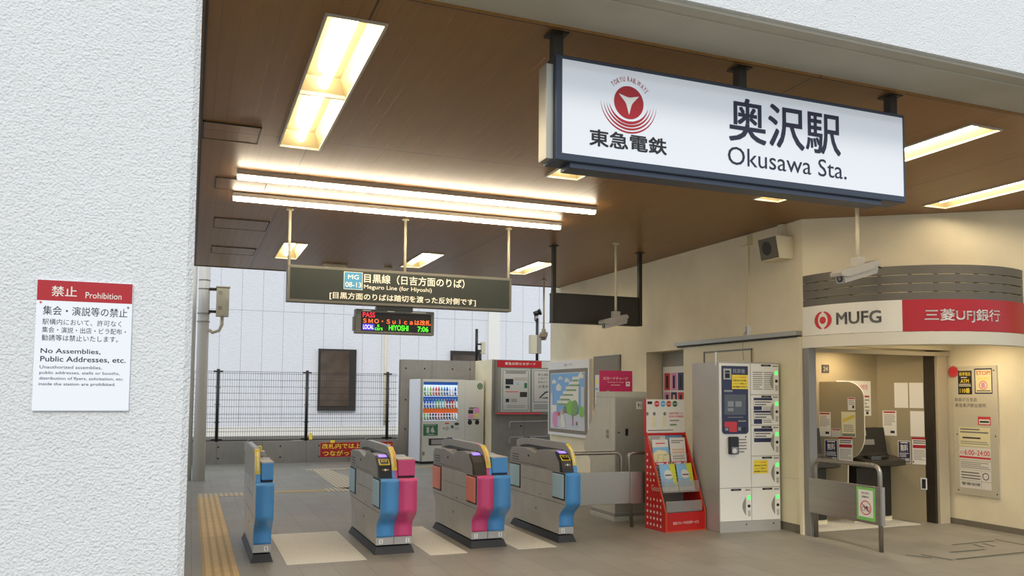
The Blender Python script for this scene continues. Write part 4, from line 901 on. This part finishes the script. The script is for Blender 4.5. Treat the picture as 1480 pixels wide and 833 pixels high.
# ------------------------------------------------------------------ card charge machine
t = thing('card_charge_machine', 'tall warm grey card charge machine seen from its back', 'ticket machine', (5.05, 9.19, 0))
b = B(); b.prism([(0, .1), (.65, .1), (.68, .6), (.68, .73), (.87, .86), (.87, .94), (.64, 1.27), (.49, 1.55), (.49, 1.57), (0, 1.57)], 0, .46, 'x', 'ic_grey'); b.make('cabinet', t)
b = B(); b.box(-.012, .475, -.012, .67, .0, .055, 'ic_grey', .004); b.box(0, .46, 0, .65, .055, .1, 'steel_dark'); b.make('plinth', t)
b = B(); b.box(-.006, .466, -.006, .5, 1.57, 1.645, 'ic_grey', .006); b.make('top_cap', t)
b = B(); b.box(.01, .455, -.006, 0, .11, 1.56, 'ic_dark', .003); o = b.make('service_door', t)
c = B(); c.box(.15, .19, -.012, -.006, 1.08, 1.17, 'black', .003); c.disc(.055, 1.12, .012, -.009, 'ink', seg=10); c.make('handle', o)
c = B(); c.box(.31, .395, -.0075, -.006, 1.42, 1.515, 'paper'); c.text('91', .33, 1.44, .38, 1.495, -.0085, 'ink', .02); c.make('number_label', o)
b = B(); b.box(-.003, 0, .12, .3, .95, 1.6-.04, 'ic_grey'); b.box(-.006, -.003, .15, .22, 1.10, 1.15, 'taupe'); b.box(-.006, -.003, .15, .22, 1.04, 1.09, 'taupe'); b.make('side_hatch', t)
b = B(); b.box(.0, .495, .41, .425, 1.645, 1.925, 'magenta', .002); b.box(.1, .14, .4, .43, 1.64, 1.66, 'steel'); b.sheet(0, 1.925, .495, .28, [('t', 'ICカードチャージ', .12, .3, .86, .45, 'paper', .01), ('t', 'Recharge IC Card', .24, .52, .72, .60, 'paper'), ('l', .34, .66, .62, .72, 1, 'paper'), ('r', .8, .52, .92, .74, 'paper'), ('r', .83, .57, .89, .64, 'magenta')], .41); o = b.make('top_sign', t); o['label'] = 'magenta sign with white lettering'
t = thing('low_cabinet', 'low dark cabinet under the barrier beside the charge machine', 'cabinet', (5.56, 9.3, 0)); b = B(); b.box(0, .5, 0, .4, .03, .42, 'steel_dark', .005); b.make('body', t); b = B(); b.box(.04, .46, -.006, 0, .3, .38, 'black'); b.box(.05, .2, -.006, 0, .12, .2, 'black'); b.make('slot', t)

# ------------------------------------------------------------------ wall boards on the side wall
t = thing('poster_case', 'large framed poster case with blue city illustration on the side wall', 'poster case', (6.7, 14.8, .815), -90)
W, H = 1.79, 1.43
b = B(); b.box(0, W, -.07, 0, 0, H, 'white', .006); b.make('case', t)
b = B(); b.box(.05, W-.05, -.074, -.07, .06, H-.16, 'taupe'); b.sheet(0, H, W, H, [('t', '個別レイアウト', .42, .04, .62, .075, 'ink')], -.07); b.make('mount', t)
b = B(); px0, pw, pz, ph = .15, W-.32, H-.24, 1.05
d = [('r', 0, 0, 1, 1, 'sky_b'), ('r', 0, .72, 1, 1, 'city')]
for (u, v, s_) in ((.1, .14, .1), (.3, .08, .08), (.5, .12, .1), (.25, .25, .17), (.9, .05, .13)):
    d += [('c', u, v, s_*.45, 'paper'), ('c', u-.04, v+.015, s_*.32, 'paper'), ('c', u+.05, v+.015, s_*.32, 'paper')]
for i in range(6):
    u0 = .66-.09*i; v0 = .07+.085*i
    d += [('r', u0, v0, .85, v0+.085, 'paper'), ('r', u0+.01, v0+.05, .83 if i < 1 else u0+.3, v0+.082, 'leaf')]
d += [('r', .42, .6, .6, .72, 'taupe'), ('r', .0, .36, .07, .75, 'city'), ('r', .92, .25, 1, .75, 'city'), ('r', .02, .58, .2, .72, 'paper'),
      ('p', [(.62+.13*math.cos(R(a)), .62+.13*math.sin(R(a))) for a in range(0, 360, 20)], 'leaf2'), ('r', .66, .7, .69, .78, 'taupe'), ('p', [(.74+.1*math.cos(R(a)), .62+.14*math.sin(R(a))) for a in range(0, 360, 20)], 'leaf'), ('p', [(.93+.07*math.cos(R(a)), .68+.1*math.sin(R(a))) for a in range(0, 360, 20)], 'leaf2'),
      ('p', [(.16+.09*math.cos(R(a)), .84+.15*math.sin(R(a))) for a in range(0, 360, 20)], 'pinkp'), ('p', [(.34, .75), (.42, .75), (.48, .98), (.3, .98)], 'paper'), ('c', .36, .70, .055, 'skin'), ('p', [(.24, .78), (.3, .76), (.34, .96), (.22, .97)], 'city'), ('c', .27, .74, .04, 'orange_t'), ('r', .66, .82, .7, .93, 'pinkp'), ('c', .68, .8, .02, 'taupe'), ('r', .78, .86, .82, .92, 'ink_g')]
b.box(px0-.01, px0+pw+.01, -.077, -.072, pz-ph-.01, pz+.01, 'white'); b.sheet(px0, pz, pw, ph, d, -.077); b.make('poster', t)
t = thing('wall_notice_board', 'grey framed notice board half hidden behind the charge machine', 'notice board', (6.7, 12.92, .95), -90)
b = B(); b.box(0, .95, -.03, 0, 0, 1.33, 'olive', .004); b.make('frame', t); b = B(); b.box(.04, .91, -.034, -.03, .04, 1.29, 'taupe'); b.make('backing', t)
b = B(); b.box(.08, .42, -.036, -.034, .1, 1.0, 'paper'); b.sheet(.08, 1.0, .34, .9, [('r', .05, .1, .3, .16, 'yellow'), ('r', .05, .25, .35, .3, 'sky_b'), ('l', .1, .4, .9, .9, 8, 'lineg')], -.036); b.make('pinned_sheet', t)

# ------------------------------------------------------------------ far side: pole, fence, banner
t = thing('white_pole', 'thick white pole standing beyond the left ticket gate', 'pole', (.192, 15.8, 0))
b = B(); b.tube([(0, 0, 0), (0, 0, 2.2), (0, 0, 6)], [.108, .10, .09], 'pole_out', 20); b.make('shaft', t)
for z in (3.63, 3.47, 3.02, 2.87): 
    b = B(); b.tube([(0, 0, z), (0, 0, z+.02)], .112 if z < 3.4 else .104, 'steel', 16); b.make('clamp', t)
b = B(); b.tube([(-.17, .1, 0), (-.17, .1, 6)], .045, 'pole_out', 12); b.make('side_pipe', t)
t = thing('signal_box', 'beige equipment box clamped to the white pole', 'equipment box', (.40, 15.75, 2.98))
b = B(); b.box(0, .22, -.08, .12, 0, .53, 'box_cream', .01); b.box(-.01, .235, -.1, .13, .53, .55, 'box_cream', .004)
for z in (.12, .40):
    for i in range(4): b.box(.03, .1, -.082, -.08, z+i*.016, z+i*.016+.006, 'ink_g')
b.make('case', t); b = B()
for z in (.06, .47): b.box(-.12, .0, -.02, .03, z, z+.05, 'bronze')
b.make('bracket', t); b = B(); b.tube([(.11, 0, 0), (.11, 0, -.15), (.06, 0, -.26), (-.05, 0, -.3), (-.11, 0, -.25)], .03, 'box_cream', 10); b.make('conduit', t)
t = thing('signal_post', 'dark brown post with grey base at the edge of the left wall', 'post', (-.05, 15.0, 0)); b = B(); b.box(-.06, .02, -.04, .04, 0, 2.2, 'steel_dark'); b.make('post', t)
b = B(); b.box(-.05, .045, -.06, .06, .3, 1.4, 'taupe', .01); b.make('cabinet', t)
t = thing('red_alarm_box', 'small red box just visible at the wall edge, far left', 'alarm box', (-.05, 16.0, 3.23)); b = B(); b.box(-.1, .055, -.05, .05, 0, .2, 'red', .01); b.make('case', t); b = B(); b.box(-.1, .03, -.06, -.05, .05, .15, 'redtape', .002); b.make('cover', t)
# mesh fence
t = thing('mesh_fence', 'black wire mesh fence on the low concrete wall by the tracks', 'fence', (0, 19.3, .493))
posts = (-3.3, -1.36, .58, 2.525, 4.42)
for x in posts:
    b = B(); b.tube([(x, 0, 0), (x, 0, 1.62)], .035, 'wire', 8); b.box(x-.1, x+.1, -.02, .02, 1.55, 1.585, 'wire'); b.box(x-.12, x+.12, -.02, .02, .03, .06, 'wire')
    for z in (.42, .82, 1.2): b.box(x-.06, x+.06, -.012, .012, z, z+.015, 'wire')
    b.make('post', t)
for a, c in list(zip(posts, posts[1:]))+[(4.42, 4.66)]:
    b = B(); n = max(2, round((c-a)/.05)); r_ = .0026
    for i in range(1, n): x = a+(c-a)*i/n; b.box(x-r_, x+r_, -r_, r_, .05, 1.57, 'wire')
    for z in (.06, .22, .30, .44, .52, .60, .78, .93, 1.08, 1.23, 1.38, 1.53, 1.57): b.box(a, c, -.008, -.002, z-.004, z+.004, 'wire')
    b.box(a, c, -.012, .012, .01, .035, 'bronze'); b.make('mesh_panel', t)
b = B(); b.box(0, .075, -.006, 0, 0, .15, 'yellow'); tag(place(b.make('yellow_tag'), (2.58, 19.2, .52)), 'yellow tag hanging beside the fence post', 'tag')
b = B(); b.box(0, .1, -.006, 0, 0, .06, 'yellow'); tag(place(b.make('yellow_tag'), (3.07, 19.19, .44)), 'small yellow tag on top of the low wall near the red banner', 'tag')
flat('banner', 'red banner with yellow writing on the low concrete wall', 'banner', (2.83, 19.19, .10), 0, 1.72, .36, [('t', '改札内では上りホームと', .03, .1, .98, .44, 'yellow', .012), ('t', 'つながっていません', .04, .55, .86, .9, 'yellow', .012), ('f', 0, 0, 1, 1, .008, 'paper_dull')], 'red_deep')
# clutter at the tracks
b = B()
for i in range(26):
    x = -4+i*.42+random.random()*.2; s_ = .05+random.random()*.06; b.box(x, x+s_*2.2, 20.3+random.random()*.6, 21.1+random.random()*.3, .3, .3+s_, random.choice(('bronze', 'paper_dull', 'steel_dark')), .01)
o = b.make('track_debris'); o['kind'] = 'stuff'; tag(o, 'dark and pale odds and ends lying on the ballast behind the fence', 'debris')
for y in (21.7, 22.8):
    b = B(); b.prism([(-.07, 0), (.07, 0), (.02, .03), (.035, .13), (-.035, .13), (-.02, .03)], -12, 16, 'x', 'steel_dark'); tag(place(b.make('rail_track'), (0, y, .3)), 'steel rail on the ballast, %s fence' % ('nearer the' if y < 22 else 'farther from the'), 'rail')

# ------------------------------------------------------------------ vending machines
VX, VY, VR = 4.90, 17.98, 8
def vrot(x, y, z): p = Matrix.Rotation(R(VR), 3, 'Z')@Vector((x, y, z)); return (VX+p.x, VY+p.y, p.z)
t = thing('vending_machine', 'cream drink vending machine with lit bottle display', 'vending machine', (VX, VY, 0), VR)
W, H, D = 1.10, 1.93, .72
b = B(); b.box(0, W, .06, D, .06, H, 'vend_side', .008); b.box(.03, W-.03, .1, D-.03, 0, .06, 'black')
b.box(0, .03, 0, .06, .06, H, 'vend'); b.box(0, W, 0, .06, .06, .98, 'vend'); b.box(0, W, 0, .06, 1.87, H, 'vend'); b.box(.93, W, 0, .06, .98, 1.87, 'vend'); b.box(0, .05, 0, .06, .98, 1.87, 'vend'); b.make('cabinet', t)
b = B(); b.box(.05, .93, .055, .06, .98, 1.87, 'vend_in'); b.box(.05, .93, .05, .055, 1.42, 1.53, 'vend_b'); b.box(.05, .93, .05, .055, 1.15, 1.255, 'vend_o'); b.box(.05, .93, .05, .055, 1.80, 1.87, 'vend_b'); b.make('display_back', t)
rows = (1.58, 1.29, 1.03)
for z in rows:
    b = B(); b.box(.05, .93, .0, .055, z-.035, z-.003, 'paper'); 
    for i in range(12): b.box(.08+i*.07, .12+i*.07, -.003, .0, z-.03, z-.010, 'ink')
    b.make('shelf', t)
cc = ['6fb05a', 'd0e8b0', '90c060', 'e08030', 'd84038', 'c85048', '80b048', '5080c0', '3060b0', 'd8d8e0', 'e8e8f0', '2850a0']
def bottle_mesh(col, can):
    m = mat('drink '+col, col, .35); c = B()
    if can: c.lathe([(.022, 0), (.025, .008), (.025, .10), (.021, .115)], m, seg=12); c.lathe([(.0254, .035), (.0254, .07)], 'paper', seg=12)
    else: c.lathe([(.023, 0), (.0255, .02), (.0255, .12), (.011, .165), (.011, .185)], m, seg=12); c.lathe([(.0259, .045), (.0259, .085)], 'paper', seg=12); c.lathe([(.0125, .175), (.0125, .19)], 'paper', seg=10)
    return c
protos = {}
for ri, z in enumerate(rows):
    for i in range(12):
        col = cc[i] if ri == 0 else (('3868b0', '4878c0', '3060b8', '5888c8', '6fb07a', '80c088', '90c8a0', 'a0d0b8', 'b03040', 'a02838', 'c04040', 'e0c040')[i] if ri == 1 else ('80c030', '90c840', '5a3020', '40241a', '602818', 'd06040', 'c04838', '3c2c20', '6a4a28', '40301c', 'c0a080', 'e0d0b0')[i])
        can = ri == 2
        k = (col, can)
        if k not in protos: o = bottle_mesh(col, can).make('drink_can' if can else 'drink_bottle'); protos[k] = o
        else: o = protos[k].copy(); COL.objects.link(o)
        o.location = vrot(.10+i*.07, .028, z-.0025); tag(o, ('small drink can' if can else 'small drink bottle')+' in the '+('top', 'middle', 'bottom')[ri]+' row of the vending machine display', 'can' if can else 'bottle', 'drinks in the %s row of the vending machine' % ('top', 'middle', 'bottom')[ri])
b = B(); b.box(.06, .42, -.004, 0, .64, .90, 'green_st'); b.sheet(.06, .90, .36, .26, [('r', .22, .25, .4, .75, 'paper_dull'), ('p', [(.55, .35), (.65, .2), (.72, .45), (.8, .7), (.6, .75), (.5, .6)], 'paper_dull'), ('l', .1, .04, .9, .14, 1, 'paper_dull'), ('l', .25, .84, .75, .94, 1, 'paper_dull')], -.004); b.make('green_sticker', t)
b = B(); b.box(.20, .74, -.006, 0, .42, .58, 'black'); b.box(.26, .68, -.008, -.006, .44, .55, 'steel_dark'); b.box(.18, .76, -.02, 0, .575, .59, 'vend'); b.make('delivery_slot', t)
b = B(); b.disc(.655, .80, .045, -.008, 'frame_al', th=.008); b.box(.60, .70, -.006, 0, .90, .93, 'redtape'); b.box(.75, .82, -.004, 0, .80, .87, 'green_st'); b.disc(.90, .90, .06, -.006, 'atm', rz=.03, th=.006); b.box(.86, .97, -.004, 0, .76, .82, 'paper_dull'); b.box(.55, .58, -.004, 0, .79, .82, 'redtape'); b.make('coin_panel', t)
b = B(); b.box(.04, .10, -.004, 0, .2, .28, 'taupe'); b.make('lock_plate', t)
t = thing('recycling_bin', 'tall cream recycling bin joined to the right of the vending machine', 'recycling bin', vrot(1.105, 0, 0), VR)
b = B(); b.box(0, .505, .01, .62, .06, 1.92, 'vend', .006); b.box(.02, .5, .05, .6, 0, .06, 'black'); b.make('body', t)
b = B(); b.disc(.14, .93, .055, .004, 'ink', th=.006); b.disc(.33, .93, .055, .004, 'ink', th=.006); b.make('opening', t)
b = B(); b.sheet(.08, 1.3, .32, .30, [('r', .05, .25, .45, .55, 'bronze'), ('r', .1, .05, .8, .2, 'ink_g'), ('r', .05, .6, .5, .9, 'pinkp'), ('r', .5, .1, .95, .5, 'pinkp'), ('c', .72, .7, .05, 'sticker_y'), ('r', .0, .98, .35, 1.05, 'ink'), ('r', .4, .98, .95, 1.05, 'ink')], .008); b.make('stickers', t)
b = B(); b.disc(.40, 1.78, .075, .006, 'green_st', th=.004); b.ring(.40, 1.78, .03, .05, .0045, 'lineg'); b.make('recycling_mark', t)

# ------------------------------------------------------------------ far notice board, handrails, antennas
t = thing('station_notice_board', 'glass fronted station notice board with red header on the far concrete wall', 'notice board', (6.62, 17.85, 1.12))
W, H = 2.6, 1.28
b = B(); b.box(0, W, -.10, 0, 0, H, 'olive', .005); b.make('case', t); b = B(); b.box(.03, 1.16, -.106, -.10, H-.17, H-.01, 'red'); b.box(1.16, W-.03, -.106, -.10, H-.17, H-.01, 'paper_dull'); b.make('header', t); b = B(); b.box(.03, 1.16, -.106, -.1, .01, .05, 'redtape'); b.make('red_bottom_strip', t); b = B()
b.text('東急お知らせボード', .22, H-.115, 1.0, H-.05, -.108, 'paper', .006); b.sheet(1.4, H-.03, .5, .12, [('l', 0, 0, 1, 1, 3, 'ink')], -.106); b.make('header_lettering', t)
b = B(); b.box(.05, W-.05, -.102, -.10, .06, H-.18, 'concrete'); b.make('backing', t)
b = B(); b.box(.13, .86, -.106, -.102, .07, H-.20, 'paper_dull'); b.sheet(.13, H-.20, .73, 1.01, [('f', .05, .03, .95, .97, .012, 'green_st'), ('l', .15, .05, .9, .12, 2, 'ink'), ('r', .15, .24, .42, .37, 'ink'), ('r', .15, .4, .3, .46, 'ink'), ('c', .57, .35, .035, 'sky_b'), ('r', .8, .33, .9, .45, 'green_st'), ('l', .15, .52, .62, .56, 1, 'redtape'), ('r', .65, .54, .9, .66, 'bronze'), ('r', .16, .7, .28, .78, 'ink'), ('r', .35, .7, .55, .78, 'lineg'), ('l', .2, .84, .85, .92, 2, 'lineg'), ('l', .45, .2, .9, .28, 2, 'lineg')], -.106); b.make('pinned_poster', t)
b = B(); b.box(.92, 1.75, -.106, -.102, .07, H-.20, 'paper_dull'); b.sheet(.92, H-.20, .83, 1.01, [('f', .04, .03, .96, .78, .01, 'ink_b'), ('t', '朝の通勤がラク', .18, .1, .75, .16, 'ink'), ('t', '１日がラク、', .18, .19, .6, .24, 'ink'), ('t', '週末がラク、', .18, .28, .6, .33, 'ink'), ('t', '人生がラク', .18, .37, .75, .44, 'ink', .01), ('p', [(.2, .68), (.4, .53), (.65, .5), (.85, .55), (.64, .52), (.42, .56), (.25, .68)], 'ink'), ('p', [(.2, .68), (.5, .66), (.75, .6), (.85, .55), (.76, .63), (.5, .69)], 'ink'), ('l', .05, .82, .95, .95, 3, 'ink_g')], -.106); b.make('pinned_poster', t)
for z, lab in ((1.02, 'upper handrail on the far concrete wall'), (.66, 'lower handrail on the far concrete wall')):
    t = thing('handrail', 'dark '+lab, 'handrail', (6.98, 17.86, z-.22)); b = B(); b.tube([(0, 0, 0), (0, -.08, 0), (0, -.09, .02), (0, -.09, .12), (.03, -.09, .15), (.9, -.09, .16), (2.6, -.09, .32)], .019, 'steel_dark', 10); b.make('rail', t)
    b = B(); b.tube([(0, 0, 0), (0, -.01, 0)], .035, 'steel', 12)
    b.tube([(1.2, 0, .12), (1.2, -.08, .14), (1.2, -.09, .19)], .01, 'steel', 8); b.make('bracket', t)
t = thing('antenna_post', 'thin black post with a small white box above the concrete wall', 'antenna', (6.62, 19.15, 2.40)); b = B(); b.tube([(0, 0, -.0), (0, 0, .82)], .035, 'wire', 10); b.make('post', t)
b = B(); b.box(.12, .22, -.05, .05, .2, .50, 'box_cream', .008); b.make('box', t); b = B(); b.box(.0, .13, -.02, .02, .26, .3, 'wire'); b.box(.0, .13, -.02, .02, .42, .46, 'wire'); b.tube([(.05, 0, .25), (.06, -.02, .1), (.12, -.02, .05), (.14, 0, .0)], .014, 'wire', 6); b.make('bracket', t)
t = thing('signal_lamp_post', 'black post with lamp and grey box above the station notice board', 'signal', (7.76, 17.98, 2.41)); b = B(); b.tube([(0, 0, 0), (0, 0, 1.02)], .035, 'wire', 10); b.make('post', t)
b = B(); b.box(-.18, -.03, -.06, .1, .17, .62, 'box_cream', .006); b.box(-.03, .1, -.04, .08, .17, .62, 'steel_dark', .006); b.make('control_box', t)
b = B(); b.tube([(-.10, -.02, 1.12), (.02, -.06, 1.17)], .06, 'black', 14); b.tube([(.02, -.06, 1.17), (.06, -.07, 1.185)], .078, 'black', 14); b.tube([(-.06, 0, 1.08), (-.06, 0, .98), (0, 0, .92)], .015, 'wire', 6); b.tube([(0, 0, 1.02), (0, -.02, 1.13)], .03, 'white', 8); b.make('lamp_head', t)

# ------------------------------------------------------------------ prohibition sign on the white wall
t = thing('prohibition_sign', 'white prohibition sign with a red header on the white stucco wall', 'sign', (-.5635, 3.592, 1.522))
W, H = .338, .51
b = B(); r_ = .008; b.box(0, W, -.004, .006, 0, H, 'sign_face', .0015); b.make('plate', t)
sh = B(); sh.sheet(0, H, W, H, [('r', 0.004, 0.003, .996, .16, 'red'), ('t', '禁止', .15, .045, .41, .125, 'paper', .01), ('t', 'Prohibition', .50, .082, .88, .13, 'paper', .004),
 ], -.004); sh.make('header', t); sh = B(); sh.sheet(0, H, W, H, [('t', '集会・演説等の禁止', .07, .20, .95, .27, 'ink_b', .006), ('t', '駅構内において、許可なく', .07, .298, .89, .345, 'ink_b', .002), ('t', '集会・演説・出店・ビラ配布・', .07, .36, .94, .405, 'ink_b', .002), ('t', '勧誘等は禁止いたします。', .07, .42, .86, .467, 'ink_b', .002),
 ], -.004); sh.make('japanese_lettering', t); sh = B(); sh.sheet(0, H, W, H, [('t', 'No Assemblies,', .065, .525, .68, .568, 'ink_b', .014), ('t', 'Public Addresses, etc.', .065, .585, .95, .632, 'ink_b', .014),
 ('t', 'Unauthorized assemblies,', .063, .655, .70, .683, 'ink_b'), ('t', 'public addresses, stalls or booths,', .063, .699, .89, .727, 'ink_b'), ('t', 'distribution of flyers, solicitation, etc.', .063, .742, .935, .77, 'ink_b'), ('t', 'inside the station are prohibited.', .06, .785, .85, .813, 'ink_b')], -.004); sh.make('lettering', t)
sc = B(); 
for u, v, m_ in ((.045, .175, 'orange_t'), (.955, .19, 'ink_g')): sc.disc(u*W, H-v*H, .004, -.0065, m_, seg=10, th=.003)
sc.make('screw', t)
